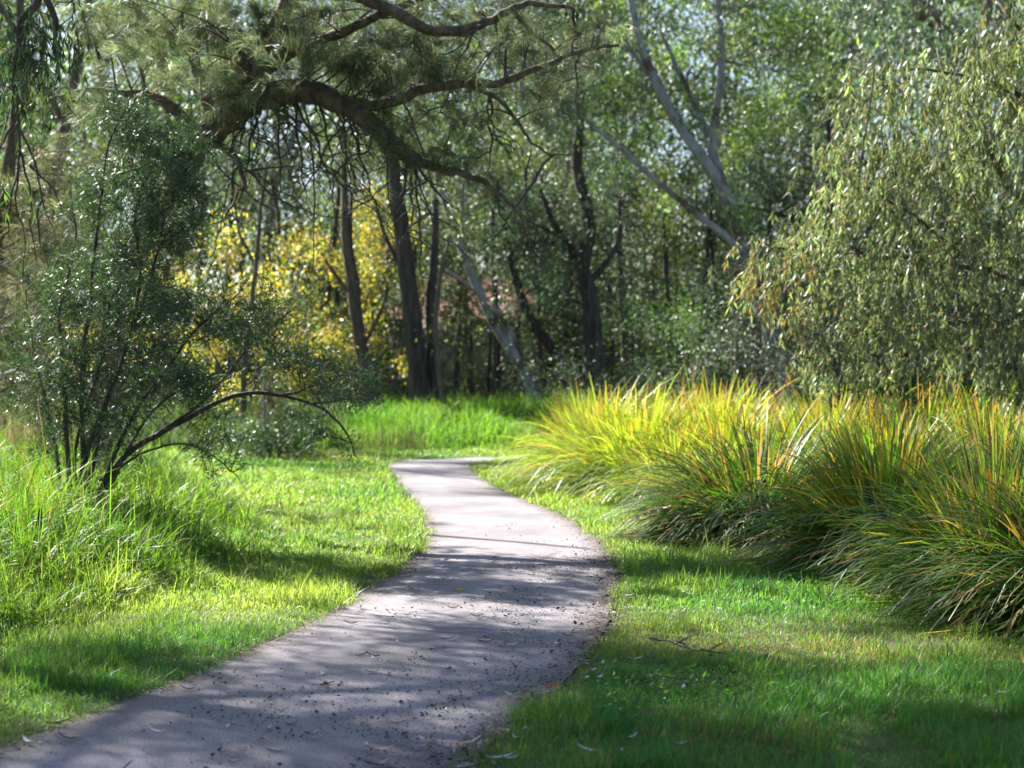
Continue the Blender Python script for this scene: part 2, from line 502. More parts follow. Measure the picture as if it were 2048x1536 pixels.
# broad-leaved weeds in the lawn by the reeds
st = Strips()
n = 2600
c0 = np.array([ground_pt(*p) for p in ((1650, 1165), (1720, 1180), (1610, 1150), (1750, 1215), (1900, 1260), (1180, 1420), (1300, 1385), (1450, 1380))])
ci = rng.choice(len(c0), n, p=np.array([4, 4, 3, 2, 1, 1, 2, 2]) / 19)
x = c0[ci, 0] + rng.normal(0, .22, n); y = c0[ci, 1] + rng.normal(0, .28, n)
P = np.stack([x, y, H(x, y) + rng.uniform(.02, .08, n)], 1)
D = unit(np.stack([rng.normal(0, 1, n), rng.normal(0, 1, n), rng.normal(.25, .3, n)], 1))
S = unit(np.cross(D, unit(np.array([0, 0, 1.0]) + rng.normal(0, .3, (n, 3)))))
st.leaves(P, D, S, rng.uniform(.025, .05, n), rng.uniform(.014, .028, n), jitter((.07, .19, .025), n))
cl = st.build('clover_weeds', M_TALL)
tag(cl, 'patch of broad leaved weeds in the lawn by the reeds', 'weeds', kind='stuff')


# ------------------------------------------------------------------ strappy reed clumps
def reed_clump(x0, y0, size, n, label, warm=.5, leandir=(0, 0), droop=.5, dark=1.0, height=1.0):
    base_z = float(H(x0, y0))
    r = .30 * size
    a = rng.random(n) * 2 * np.pi
    rad = np.sqrt(rng.random(n)) * r
    P0 = np.stack([x0 + np.cos(a) * rad, y0 + np.sin(a) * rad, 0 * a], 1)
    P0[:, 2] = H(P0[:, 0], P0[:, 1]) - .01
    az = a + rng.normal(0, .5, n)
    out = np.stack([np.cos(az) + leandir[0], np.sin(az) + leandir[1], 0 * az], 1)
    mag = np.clip(np.linalg.norm(out, axis=1), .2, 1.7); out = unit(out)
    u = rng.random(n)
    th0 = (.04 + .7 * (rad / r) * u) * mag + np.abs(rng.normal(0, .1, n))
    isd = rng.random(n) < droop
    th0 = th0 + np.where(isd, rng.uniform(.1, .6, n), 0) * mag
    bend = np.where(isd, rng.uniform(.6, 1.7, n), rng.uniform(.05, .5, n)) * (.6 + .4 * mag)
    L = (1.15 - .3 * (rad / r)) * size * height * np.where(isd, rng.uniform(.9, 1.6, n), rng.uniform(.6, 1.2, n) + .25 * (rng.random(n) < .04)) * (.93 + .17 * (y0 > 23.5))
    k = 7
    P = np.zeros((n, k, 3)); P[:, 0] = P0
    for j in range(1, k):
        t = j / (k - 1)
        th = np.minimum(th0 + bend * t ** 1.4, 2.75)
        d = out * np.sin(th)[:, None] + np.array([0, 0, 1.0]) * np.cos(th)[:, None]
        P[:, j] = P[:, j - 1] + d * (L / (k - 1))[:, None]
    g = H(P[:, :, 0], P[:, :, 1]) + .015
    P[:, :, 2] = np.maximum(P[:, :, 2], g + rng.random((n, 1)) * .06)
    s = np.stack([-out[:, 1], out[:, 0], 0 * a], 1)
    s = unit(s + rng.normal(0, .3, (n, 3)))
    w = rng.uniform(.010, .021, n) * (1 + y0 / 90)
    prof = np.array([.7, .95, 1, 1, .95, .75, .22])
    g1 = np.array([.06, .165, .022]); g2 = np.array([.21, .30, .028]); org = np.array([.40, .17, .03]); straw = np.array([.30, .22, .10])
    f = np.clip(rng.normal(warm * (.75 + .25 * min(1, y0 / 26)) - .12 * (y0 < 20), .25, n), 0, 1)[:, None]  # yellower with distance: sunlight on the far clumps put into the blade colour
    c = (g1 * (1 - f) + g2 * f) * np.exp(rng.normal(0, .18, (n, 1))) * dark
    C = np.repeat(c[:, None, :], k, 1)
    tip = (rng.random(n) < .34 + .35 * warm) & ~isd | (rng.random(n) < .12)
    tt = np.array([0, 0, 0, .03, .14, .62, 1.0])[None, :, None] * (tip * rng.uniform(.4, 1, n))[:, None, None]
    tipc = np.where(rng.random((n, 1, 1)) < .5, org[None, None, :], straw[None, None, :])
    C = C * (1 - tt) + tipc * tt
    dead = rng.random(n) < .10
    C[dead] = (straw * np.exp(rng.normal(0, .35, (dead.sum(), 1))))[:, None, :] * np.array([1, .85, .8])
    st = Strips()
    st.ribbons(P, (w * .5)[:, None] * prof[None, :], s, np.clip(C, .004, .8))
    o = st.build('strappy_grass_clump', M_REED)
    return tag(o, label, 'grass clump', 'strappy leaved grass clumps bordering the lawn')


REEDS = [
    # x, y, size, n, label, warm, lean, droop, dark
    (1.25, 29.0, 1.05, 1500, 'farthest yellow strappy grass clump, at the bend where the path disappears', .9, (-.5, -.1), .5, 1.1),
    (1.45, 26.8, 1.10, 1700, 'glaring sunlit yellow grass clump beside the far end of the path', .9, (-.5, -.2), .6, 1.1),
    (1.80, 24.6, 1.12, 1700, 'sunlit yellow green grass clump just left of a dark hollow in the row', .8, (-.4, -.2), .55, 1.1),
    (2.70, 27.8, 1.12, 1300, 'orange tipped grass clump behind the bright far end of the row', .9, (0, 0), .35, 1),
    (3.70, 26.2, 1.10, 1200, 'orange tipped grass clump in front of the grey green dark shrub', .9, (0, 0), .35, 1),
    (2.85, 22.6, 1.12, 1600, 'yellow green upright grass clump just right of the dark hollow', .75, (-.2, -.2), .4, 1),
    (2.45, 20.3, .85, 1500, 'low yellow green grass clump beside the brightest patch of lawn', .55, (-.4, -.3), .7, 1),
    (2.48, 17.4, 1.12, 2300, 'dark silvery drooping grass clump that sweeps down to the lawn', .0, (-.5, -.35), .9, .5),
    (3.52, 20.0, 1.15, 1300, 'upright orange tipped grass clump behind the dark drooping one', .45, (0, 0), .3, 1),
    (3.67, 17.2, 1.12, 1700, 'tall green grass clump with orange tips between the dark and the rusty clumps', .35, (-.2, -.2), .35, .95),
    (3.27, 15.0, 1.12, 2000, 'rusty orange and green grass clump leaning left in the middle of the row', .45, (-.5, -.3), .55, 1),
    (4.72, 16.6, 1.2, 1500, 'brown tipped tall grass clump in front of the drooping gum foliage', .5, (0, 0), .25, .95),
    (5.82, 18.6, 1.2, 1200, 'brown tipped grass clump behind the row under the drooping gum', .65, (0, 0), .25, .95),
    (3.72, 13.2, 1.05, 1900, 'bright green grass clump with bent straw blades near the right end of the row', .3, (-.4, -.35), .6, 1),
    (4.72, 14.2, 1.2, 1500, 'rust streaked upright grass clump at the right edge of the picture', .45, (-.1, 0), .25, .95),
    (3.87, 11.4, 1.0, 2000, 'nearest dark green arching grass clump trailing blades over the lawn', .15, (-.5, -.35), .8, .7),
    (4.92, 12.2, 1.1, 1300, 'green grass clump cut off by the right edge behind the nearest one', .4, (0, 0), .5, .9),
    (5.22, 9.9, 1.0, 1200, 'green grass clump just beyond the right edge of the picture', .3, (-.2, 0), .6, .9),
    (2.15, 22.6, .95, 1200, 'bright lime grass clump low in front of the dark hollow in the row', .7, (-.4, -.2), .5, 1),
    (3.6, 12.4, .95, 1400, 'fresh green grass clump squeezed in behind the nearest arching one', .35, (-.4, -.3), .6, .95),
    (4.2, 22.4, 1.32, 1300, 'tall brown tipped grass clump in the second row under the drooping gum', .55, (0, 0), .25, .9),
    (4.6, 19.2, 1.35, 1400, 'tall dark green spear leaved grass clump standing above the row before the drooping gum', .35, (0, 0), .2, .85),
    (6.0, 22.0, 1.35, 1200, 'rearmost brown tipped grass clump at the right edge below the drooping gum', .6, (0, 0), .25, .9),
    (2.9, 24.6, 1.2, 1200, 'golden grass clump in the second row behind the dark hollow', .8, (0, 0), .3, 1),
]
for a in REEDS:
    reed_clump(a[0], a[1], a[2], int(a[3] * 1.1), a[4], a[5], a[6], a[7], a[8])


# ------------------------------------------------------------------ foliage helpers
def leaf_cloud(st, centres, rad, per, L, W, pal, droop=.6, tone=.3, v=.22, flat=1.0):
    """Hanging leaves scattered round twig clumps; each clump has its own leaf tone."""
    centres = np.asarray(centres); m = len(centres)
    n = m * per
    ci = np.repeat(np.arange(m), per)
    r = np.asarray(rad) if np.ndim(rad) else np.full(m, rad)
    off = rng.normal(0, 1, (n, 3)) * np.array([1, 1, flat]) * (r[ci] * .55)[:, None]
    P = centres[ci] + off
    D = unit(rng.normal(0, 1, (n, 3)) * (1 - droop * .6) + np.array([0, 0, -droop * 1.6]))
    S = unit(np.cross(D, rng.normal(0, 1, (n, 3))))
    c = pick(pal, n, v) * np.exp(rng.normal(0, tone, m))[ci][:, None]
    st.leaves(P, D, S, L * np.exp(rng.normal(0, .25, n)), W * np.exp(rng.normal(0, .25, n)), np.clip(c, .003, .8))


def px_ellipses(ells, z, zs, dens):
    """Clump centres sampled in image-shaped lobes at depth z +- zs (metres); ells: (cx, cy, rx, ry[, weight])."""
    out = []
    for e in ells:
        cx, cy, rx, ry = e[:4]; w = e[4] if len(e) > 4 else 1
        zz = e[5] if len(e) > 5 else z
        area = math.pi * rx * ry / (F / zz) ** 2
        n = max(2, int(area * dens * w))
        a = rng.random(n) * 2 * np.pi; q = np.sqrt(rng.random(n)) * (1 + rng.normal(0, .12, n))
        x, y = cx + rx * q * np.cos(a), cy + ry * q * np.sin(a)
        d = zz + rng.normal(0, zs, n)
        out.append(np.stack([(x - 1024) / F * d, d, CAMH - (y - 768) / F * d], 1))
    return np.vstack(out)


def twigs_to(tb, centres, spine, r=.02, sides=3, up=1.5, frac=1.0, r_end=.005):
    """A thin curved limb from the nearest fitting point of the spine out to each clump."""
    spine = np.asarray(spine)
    for c in centres:
        if frac < 1 and rng.random() > frac: continue
        d = spine - c
        cost = np.linalg.norm(d, axis=1) + up * np.clip(d[:, 2], 0, None)
        j = int(np.argmin(cost + rng.random(len(spine)) * .3))
        a = spine[j]
        ln = np.linalg.norm(c - a)
        if ln < .15: continue
        mid = (a + c) / 2 + np.array([0, 0, .12 * ln]) + rng.normal(0, .07 * ln, 3)
        p, rr = smooth_line([a, mid, c], min(r * (.6 + ln * .35), r * 2.2), r_end, 4)
        tb.add(p, rr, sides)


GUM_BLUE = [(6, (.045, .078, .072)), (3, (.055, .10, .058)), (1.2, (.10, .165, .04))]
GUM_GREEN = [(4, (.068, .108, .056)), (2.2, (.11, .185, .032)), (4, (.045, .078, .056)), (.6, (.18, .23, .04))]
GUM_LIME = [(4, (.09, .165, .03)), (2.5, (.14, .22, .03)), (3, (.05, .09, .06))]
YELLOW = [(5, (.37, .31, .05)), (1.5, (.40, .26, .045)), (4, (.22, .24, .05)), (4, (.08, .115, .045))]
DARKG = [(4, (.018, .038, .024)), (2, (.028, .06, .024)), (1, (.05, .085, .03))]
OLIVE = [(4, (.07, .095, .035)), (2, (.11, .13, .04)), (2, (.04, .065, .04))]


def make_tree(name, label, cat, z, stems, bark, ells, pal, dens=1.3, per=90, L=.15, W=.035, zs=1.3, clump=.55, group=None, droop=.6, sides=9, base=None, mat=None, twr=.025, rough=.12, tfrac=1.0):
    first = stems[0][0]
    b = at(*first[0], z)
    gz = float(H(b[0], b[1]))
    t = thing(name, label, cat, (b[0], b[1], gz), group)
    tb = Tubes(); spine = []
    for i, (pts, r0, r1) in enumerate(stems):
        P = [at(p[0], p[1], p[2] if len(p) > 2 else z + (0 if i == 0 else .15 * i)) for p in pts]
        if i == 0 or pts[0][1] > 790:
            P[0][2] = float(H(P[0][0], P[0][1])) - .05
        line, rr = smooth_line(P, r0, r1, 7, .012)
        if i == 0: rr[:4] *= np.array([1.5, 1.25, 1.12, 1.04])
        tb.add(line, rr, sides, rough)
        spine.append(line)
    spine = np.vstack(spine)
    tb.build('trunk', bark, t)
    C = px_ellipses(ells, z + 1.3, zs * .9, dens * 2.0)
    br = Tubes(); twigs_to(br, C, spine, twr, 3, 1.2, .55)
    if br.V: br.build('branches', bark, t)
    st = Strips()
    leaf_cloud(st, C, clump * np.exp(rng.normal(0, .2, len(C))), int(per * 2.1), L, W * 1.15, pal, droop, .42)
    st.build('crown', mat or M_WOOD, t)
    return t


G_WOOD = 'trees at the edge of the wood behind the bend'
# leaning white gum, right of centre
make_tree('gum_tree', 'tall white barked gum leaning left with two forking pale stems above the reeds', 'tree', 48,
          [([(1570, 800), (1530, 620), (1490, 505), (1445, 375), (1375, 275), (1312, 165), (1278, 75), (1250, -60)], .25, .09),
           ([(1447, 378), (1425, 300), (1430, 235), (1444, 120), (1436, 0), (1430, -90)], .16, .07),
           ([(1425, 300), (1390, 210), (1352, 130), (1320, 60)], .10, .05),
           ([(1312, 165), (1260, 100), (1210, 40)], .08, .04)], B_PALE,
          [(1400, 40, 230, 110), (1300, 230, 100, 110), (1560, 120, 120, 120), (1480, 230, 90, 80, .7), (1350, 330, 80, 80, .6), (1450, -130, 250, 100), (1480, 430, 50, 40, .5, 46.3)], GUM_LIME, 1.15, 85, group=G_WOOD)
make_tree('gum_tree', 'slim pale trunk leaning far to the left across the wood behind the casuarina tip', 'tree', 44,
          [([(1585, 800), (1540, 600), (1480, 500), (1400, 432), (1300, 350), (1222, 282), (1150, 222), (1090, 180)], .11, .04)], B_PALE,
          [(1090, 170, 80, 60), (1200, 230, 70, 50, .7), (1180, 330, 60, 40, .4)], GUM_GREEN, 1.2, 80, group=G_WOOD)
make_tree('gum_tree', 'grey white gum leaning left from the wood edge straight above the path bend', 'tree', 50,
          [([(1078, 825), (1048, 745), (985, 640), (932, 520), (892, 412), (862, 300), (842, 180), (830, -20)], .175, .05),
           ([(1070, 800), (1042, 715), (1012, 652), (985, 610)], .11, .06),
           ([(962, 592), (905, 548), (860, 540)], .07, .03), ([(932, 520), (925, 400), (935, 300)], .09, .04)], B_PALE,
          [(880, 270, 120, 90), (960, 380, 90, 80, .7), (840, 160, 110, 80), (1000, 300, 80, 60, .7), (850, -60, 220, 130, 1.2)], GUM_GREEN, 1.1, 85, group=G_WOOD)
make_tree('woodland_tree', 'thick black twin trunked tree rising from the grass bank left of the bend', 'tree', 47,
          [([(846, 828), (832, 700), (816, 560), (802, 450), (788, 350), (775, 220), (770, 120), (765, -80)], .31, .09),
           ([(872, 828), (866, 700), (861, 600), (868, 520), (872, 400)], .22, .09), ([(816, 560), (770, 470), (750, 400)], .08, .04)], B_DARK,
          [(790, 260, 110, 90), (850, 420, 70, 80, .8), (760, 150, 120, 70), (880, 560, 50, 50, .5), (720, -60, 200, 130, 1.2), (620, 90, 90, 80, .8)], GUM_GREEN, 1.1, 80, group=G_WOOD)
make_tree('woodland_tree', 'brown twin stemmed tree with golden yellow leaves beside the black trunk', 'tree', 48.5,
          [([(752, 815), (722, 700), (708, 600), (692, 480), (690, 380), (682, 250)], .21, .08),
           ([(740, 770), (722, 650), (712, 560), (700, 470), (705, 380)], .13, .05), ([(708, 600), (650, 520), (620, 460)], .07, .03),
           ([(722, 700), (770, 600), (775, 500)], .07, .03)], B_BROWN,
          [(700, 470, 100, 80, .75), (770, 540, 70, 120, .8), (620, 560, 100, 80, .75), (690, 660, 90, 50, .7), (780, 690, 60, 50, .7), (600, 660, 70, 50, .7), (850, 470, 60, 60, .4)], YELLOW, 1.0, 105, .11, .042, 1.1, .5, G_WOOD)
make_tree('sapling', 'slender pale stemmed sapling with thin golden foliage behind the arching shrub', 'tree', 40,
          [([(485, 800), (490, 730), (500, 640), (512, 530), (520, 430), (535, 330)], .08, .035),
           ([(497, 690), (545, 650), (580, 600), (605, 530)], .055, .025), ([(512, 530), (480, 470), (470, 400)], .045, .02)], B_BROWN,
          [(540, 620, 80, 60), (470, 700, 70, 70, 1.1), (590, 700, 70, 60, 1.0), (480, 560, 60, 60, .6)], YELLOW, 1.1, 95, .10, .04, 1.0, .45, G_WOOD)
make_tree('woodland_tree', 'yellow leaved tree partly hidden behind the dark shrub at far left', 'tree', 46,
          [([(330, 830), (335, 700), (330, 560), (350, 430)], .14, .06)], B_BROWN,
          [(380, 640, 110, 90), (300, 560, 90, 90, .8), (180, 680, 90, 80, .6), (430, 480, 80, 60, .8), (100, 620, 80, 120, .5)], YELLOW, .85, 95, .11, .042, 1.2, .5, G_WOOD)
make_tree('woodland_tree', 'stout rough barked dark trunk with blue green crown above the yellow reeds', 'tree', 50,
          [([(1190, 828), (1187, 700), (1178, 605), (1166, 530), (1178, 450), (1155, 330), (1160, 220), (1150, 40)], .36, .09),
           ([(1183, 560), (1215, 522), (1238, 480), (1240, 400)], .11, .05), ([(1166, 530), (1110, 450), (1080, 380)], .12, .05)], B_DARK,
          [(1140, 450, 110, 100, 1.1), (1050, 470, 80, 80), (1230, 440, 80, 90), (1130, 600, 70, 50, .8), (1040, 600, 60, 50, .7), (1150, 200, 140, 110, 1.0), (1140, 0, 200, 120, 1.2), (1230, 580, 60, 60, .9)], GUM_BLUE, 1.35, 90, group=G_WOOD)
make_tree('woodland_tree', 'dark trunk slanting left just before the stout rough barked one', 'tree', 51,
          [([(1160, 828), (1115, 715), (1062, 640), (1032, 560), (1008, 450), (995, 360)], .22, .07)], B_DARK,
          [(1000, 420, 80, 90, .9), (1060, 540, 60, 60, .8)], GUM_BLUE, 1.2, 90, group=G_WOOD)
make_tree('woodland_tree', 'straight thin black trunk between the twin trunk and the leaning grey gum', 'tree', 53,
          [([(993, 828), (994, 700), (990, 600), (985, 480), (990, 370)], .14, .06), ([(974, 828), (978, 730), (985, 640)], .07, .04)], B_DARK,
          [(960, 500, 70, 60, .8), (1000, 360, 80, 70)], GUM_GREEN, 1.1, 80, group=G_WOOD)
make_tree('woodland_tree', 'brown trunk standing right of the stout dark trunk behind the reeds', 'tree', 53,
          [([(1258, 828), (1252, 700), (1246, 600), (1236, 480), (1230, 340)], .20, .08), ([(1280, 828), (1268, 730), (1262, 640)], .10, .05)], B_BROWN,
          [(1300, 480, 90, 90), (1280, 620, 80, 60, .9), (1240, 330, 90, 80)], GUM_GREEN, 1.2, 85, group=G_WOOD)
make_tree('sapling', 'thin brown stem rising close beside the black twin trunk on its right', 'tree', 46,
          [([(893, 828), (880, 745), (872, 650), (882, 550), (900, 470)], .10, .04), ([(880, 745), (910, 690), (920, 620)], .05, .02)], B_BROWN,
          [(920, 640, 55, 50, .8), (890, 480, 50, 50, .7)], OLIVE, 1.1, 70, group=G_WOOD)
make_tree('woodland_tree', 'tall dark stem in the thick blue green canopy at upper right', 'tree', 56,
          [([(1672, 828), (1668, 500), (1660, 300), (1656, 120), (1650, -60)], .17, .08), ([(1660, 300), (1740, 190), (1800, 100)], .09, .04)], B_DARK,
          [(1620, 170, 120, 120, 1.1), (1560, 340, 110, 110, 1.1), (1700, 60, 130, 90, 1.1), (1480, 420, 80, 70), (1660, -110, 170, 90)], GUM_BLUE, 1.35, 90, group=G_WOOD)
make_tree('gum_tree', 'huge gum with smooth tan limbs showing at the top right corner', 'tree', 40,
          [([(2180, 828), (2130, 500), (2060, 250), (1960, 130), (1900, 60), (1840, 10), (1790, -80)], .4, .12),
           ([(1905, 66), (1850, 38), (1800, 28), (1760, 20)], .13, .08), ([(1960, 130), (1975, 20), (2000, -80)], .14, .08)], B_TAN,
          [(1760, 90, 110, 90, .9), (1880, 200, 110, 70, .9), (1980, 60, 60, 60, .6), (1820, -110, 220, 90), (1720, 10, 80, 60, .9), (1880, 60, 130, 60, .9, 37), (1800, 30, 60, 40, .6, 37)], GUM_BLUE, 1.25, 90, group=G_WOOD)
make_tree('gum_tree', 'pale upright gum deep in the wood behind the golden sapling', 'tree', 60,
          [([(520, 828), (528, 600), (537, 450), (560, 330), (598, 245), (620, 100)], .22, .09), ([(560, 330), (545, 220), (520, 100)], .1, .05)], B_PALE,
          [(560, 300, 120, 100), (620, 400, 90, 70), (480, 200, 110, 100, .6), (440, 360, 90, 80, .8)], GUM_GREEN, 1.0, 85, .16, .04, group=G_WOOD)
make_tree('gum_tree', 'pale gum trunk deep in the wood between the stout trunk and the leaning white gum', 'tree', 62,
          [([(1200, 828), (1150, 530), (1118, 430), (1078, 330), (1050, 250), (1040, 100)], .24, .09), ([(1118, 430), (1140, 300), (1150, 200)], .1, .05)], B_PALE,
          [(1080, 260, 120, 100), (1180, 380, 100, 80), (1120, 120, 120, 80)], GUM_GREEN, 1.0, 85, .16, .04, group=G_WOOD)
make_tree('gum_tree', 'tall gum at far left whose leaves thin out against the pale sky', 'tree', 44,
          [([(60, 828), (90, 500), (130, 250), (170, 50), (190, -100)], .2, .08), ([(130, 250), (60, 120), (-60, -100), (-190, -330)], .1, .04)], B_BROWN,
          [(100, 330, 90, 80, .7), (230, 330, 90, 70, .6), (60, 180, 80, 60, .4), (200, 60, 60, 40, .3), (150, -130, 220, 110, 1.1), (0, -60, 110, 90, .7), (-190, -300, 170, 130, .9), (-330, -100, 130, 150, .7), (-250, -420, 130, 130, .75, 40)], GUM_GREEN, .9, 80, group=G_WOOD)  # unseen outer limb and crown lobes, added to shade the far path


slim_n = 0
for px, z, hh, ln in ((445, 54, 380, 10), (575, 56, 300, -14), (640, 52, 330, 16), (668, 57, 250, 6), (755, 55, 280, -10), (905, 56, 320, 14), (938, 57, 260, -8), (1020, 58, 300, 20), (1098, 55, 350, -22), (1130, 59, 250, 8),
                      (1225, 57, 300, -6), (1300, 58, 330, 10), (1345, 54, 280, -12), (1395, 57, 350, 14), (1440, 60, 260, -10), (1525, 58, 300, 8), (380, 57, 280, -10), (280, 58, 260, 12), (210, 54, 300, -6), (815, 60, 240, 12)):
    top = 800 - hh - 150
    make_tree('slim_tree', 'slim dark trunked tree, one of many alike in the shaded depth of the wood', 'tree', z,
              [([(px, 828), (px + ln * .4 + rng.normal(0, 4), 700), (px + ln, 580), (px + ln * 1.8 + rng.normal(0, 6), 440), (px + ln * 2.4, top)], rng.uniform(.09, .16), .04)], B_DARK if rng.random() < .7 else B_BROWN,
              [(px + ln * 2 + rng.normal(0, 15), top + 60, 75, 90, .8), (px + ln * 1.6 + rng.normal(0, 25), 470 + rng.normal(0, 40), 60, 60, .8), (px + rng.normal(0, 30), 640 + rng.normal(0, 30), 45, 40, .5)],
              [GUM_GREEN, GUM_BLUE, OLIVE][int(rng.integers(3))], 1.0, 75, group='slim dark trees in the depth of the wood')


# understorey shrubs
def make_shrub(name, label, z, base_px, ells, pal, dens, per, L, W, clump, droop=.1, bark=B_BROWN, zs=.7, mat=None, nst=7):
    b = at(base_px, 800, z); gz = float(H(b[0], b[1]))
    t = thing(name, label, 'shrub', (b[0], b[1], gz))
    C = px_ellipses(ells, z, zs, dens)
    C[:, 2] = np.maximum(C[:, 2], H(C[:, 0], C[:, 1]) + .1)
    tb = Tubes(); spine = []
    for j in range(nst):
        c = C[rng.integers(len(C))]
        p0 = np.array([b[0] + rng.normal(0, .12), b[1] + rng.normal(0, .12), gz - .03])
        mid = p0 * .45 + c * .55 + np.array([0, 0, .1])
        l, r = smooth_line([p0, mid, c], .03, .01, 5, .01); tb.add(l, r, 5); spine.append(l)
    twigs_to(tb, C, np.vstack(spine), .012, 3, 1.0)
    tb.build('stems', bark, t)
    st = Strips(); leaf_cloud(st, C, clump * np.exp(rng.normal(0, .2, len(C))), int(per * 1.8), L, W, pal, droop)
    st.build('foliage', mat or M_WOOD, t)
    return t


FERNY = [(4, (.055, .13, .022)), (2, (.085, .17, .025)), (1, (.035, .08, .025))]
SILVER = [(4, (.045, .068, .055)), (2, (.08, .105, .08)), (3, (.022, .04, .03))]
make_shrub('wattle_shrub', 'feathery fresh green wattle bush in front of the dark wood', 37, 1390, [(1340, 640, 70, 60), (1400, 680, 60, 60), (1330, 720, 60, 50, .6)], FERNY, 5, 130, .09, .014, .5)
make_shrub('broadleaf_shrub', 'grey green glossy shrub above the reeds left of the drooping gum', 35, 1470, [(1400, 740, 70, 50), (1480, 720, 80, 60), (1560, 750, 60, 50), (1470, 670, 60, 40)], SILVER, 5, 110, .08, .025, .42)
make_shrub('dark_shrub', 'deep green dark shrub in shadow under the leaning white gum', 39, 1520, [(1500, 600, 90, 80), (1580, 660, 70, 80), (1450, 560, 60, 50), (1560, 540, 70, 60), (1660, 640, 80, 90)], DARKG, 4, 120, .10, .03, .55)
make_shrub('dark_shrub', 'blue green low shrub below the stout dark trunk behind the reeds', 46, 1150, [(1120, 770, 60, 45), (1220, 770, 50, 40), (1300, 760, 60, 50), (1060, 770, 40, 30, .7)], GUM_BLUE, 4, 110, .10, .03, .5)
make_shrub('dark_shrub', 'dark rounded bush at the lawn edge behind the trailing shrub branch', 36, 545, [(550, 870, 60, 42), (495, 880, 50, 34), (605, 880, 40, 28)], [(3, (.03, .07, .02)), (2, (.06, .12, .025))], 20, 130, .08, .02, .3)
make_shrub('thicket_bush', 'olive twiggy thicket between the black trunk and the leaning grey gum', 54, 930, [(930, 740, 70, 50, 1.5), (910, 660, 50, 40, 1), (980, 760, 50, 40, 1.5), (1010, 680, 50, 50, 1.2), (950, 640, 50, 30, .8), (880, 600, 40, 40, .8), (1000, 540, 50, 30, .8), (960, 585, 70, 35, 1.2), (900, 580, 40, 30, 1)], OLIVE, 3, 70, .10, .035, .5)
make_shrub('thicket_bush', 'yellowish thicket behind the brown twin stems at the bank', 50, 640, [(640, 740, 90, 50), (700, 770, 60, 35), (540, 760, 70, 50)], [(3, (.2, .19, .03)), (2, (.09, .12, .03))], 2.6, 80, .11, .04, .5)
make_shrub('thicket_bush', 'grey leafless looking bush at the far left edge behind the tall grass', 33, 20, [(20, 790, 60, 40), (90, 800, 50, 35), (-50, 790, 60, 50)], [(3, (.10, .08, .075)), (1, (.06, .08, .03))], 6, 60, .07, .018, .35)

# slim pale stake-like sapling by the rounded bush
t = thing('sapling', 'thin pale sapling stem standing straight in front of the dark rounded bush', 'tree', at(530, 915, 35.5) * [1, 1, 0] + [0, 0, float(H(at(530, 915, 35.5)[0], 35.5))])
tb = Tubes(); l, r = smooth_line([at(530, 920, 35.5), at(531, 860, 35.5), at(528, 780, 35.5), at(532, 700, 35.5)], .032, .02, 6, .004)
tb.add(l, r, 7); sp = l
C = px_ellipses([(545, 790, 18, 45, 3), (530, 840, 14, 12, 3)], 35.5, .15, 9)
twigs_to(tb, C, sp, .01, 3); tb.build('trunk', B_PALE, t)
st = Strips(); leaf_cloud(st, C, .16, 45, .09, .03, [(3, (.09, .055, .035)), (2, (.05, .06, .035))], .5); st.build('crown', M_WOOD, t)

# ------------------------------------------------------------------ far wood and the house glimpsed in it
st = Strips(); tb = Tubes()
n = 5200
z = rng.uniform(64, 104, n); X = rng.uniform(-.42, .42, n) * z
top = 25 - 5 * sstep(-.16, -.30, X / z) + 6 * (N1(X * .12, z * .1) - .5)
u = rng.random(n) ** 1.15
Zc = u * top
keep = (N2(X * .22 + 3, Zc * .22 + z * .07) > .2) & ~((Zc > 2.6 + z * .075) & (N3(X / z * 22, Zc / z * 30 + 5) > .74))
C = np.stack([X, z, Zc + .3], 1)[keep]
palw = [(4, (.065, .115, .04)), (4, (.05, .085, .066)), (2.2, (.105, .175, .035)), (1, (.20, .18, .045))]
leaf_cloud(st, C, 1.15, 85, .36, .12, palw, .5, .3)
n = 1500
z = rng.uniform(57, 76, n); X = rng.uniform(-.42, .42, n) * z
C = np.stack([X, z, .3 + rng.random(n) ** 1.4 * (2.2 + 4.5 * N1(X * .2, z * .1))], 1)
hs = at(960, 596, 62)
C = C[~((abs(C[:, 0] / C[:, 1] * 62 - hs[0]) < .35) & (abs((C[:, 2] - 1.6) / C[:, 1] * 62 + 1.6 - hs[2]) < .15) & (C[:, 1] < 62))]
leaf_cloud(st, C, .85, 110, .24, .08, [(4, (.06, .105, .04)), (4, (.048, .08, .06)), (2, (.11, .165, .035)), (1.2, (.18, .16, .04))], .4, .35)
for j in range(70):
    zz = rng.uniform(60, 100); xx = rng.uniform(-.38, .38) * zz
    h = rng.uniform(9, 18); lean = rng.normal(0, 1.2)
    l, r = smooth_line([(xx, zz, .3), (xx + lean * .3 + rng.normal(0, .2), zz, h * .4), (xx + lean, zz, h)], rng.uniform(.1, .26), .05, 5)
    tb.add(l, r, 6)
V0, Q0, C0 = np.concatenate(st.V), np.concatenate(st.Q), np.concatenate(st.C)
V1, Q1 = np.concatenate(tb.V), np.concatenate(tb.Q) + len(V0)
C1 = np.repeat(np.where(rng.random((len(tb.V), 1)) < .4, [[.24, .22, .21]], [[.06, .05, .045]]).astype(float), [len(v) for v in tb.V], 0)
fw = build_mesh('far_woodland', np.vstack([V0, V1]), np.vstack([Q0, Q1]), M_WOOD, np.vstack([C0, C1]))
tag(fw, 'dense mixed green wood closing the view behind the front trees', 'woodland', kind='stuff')


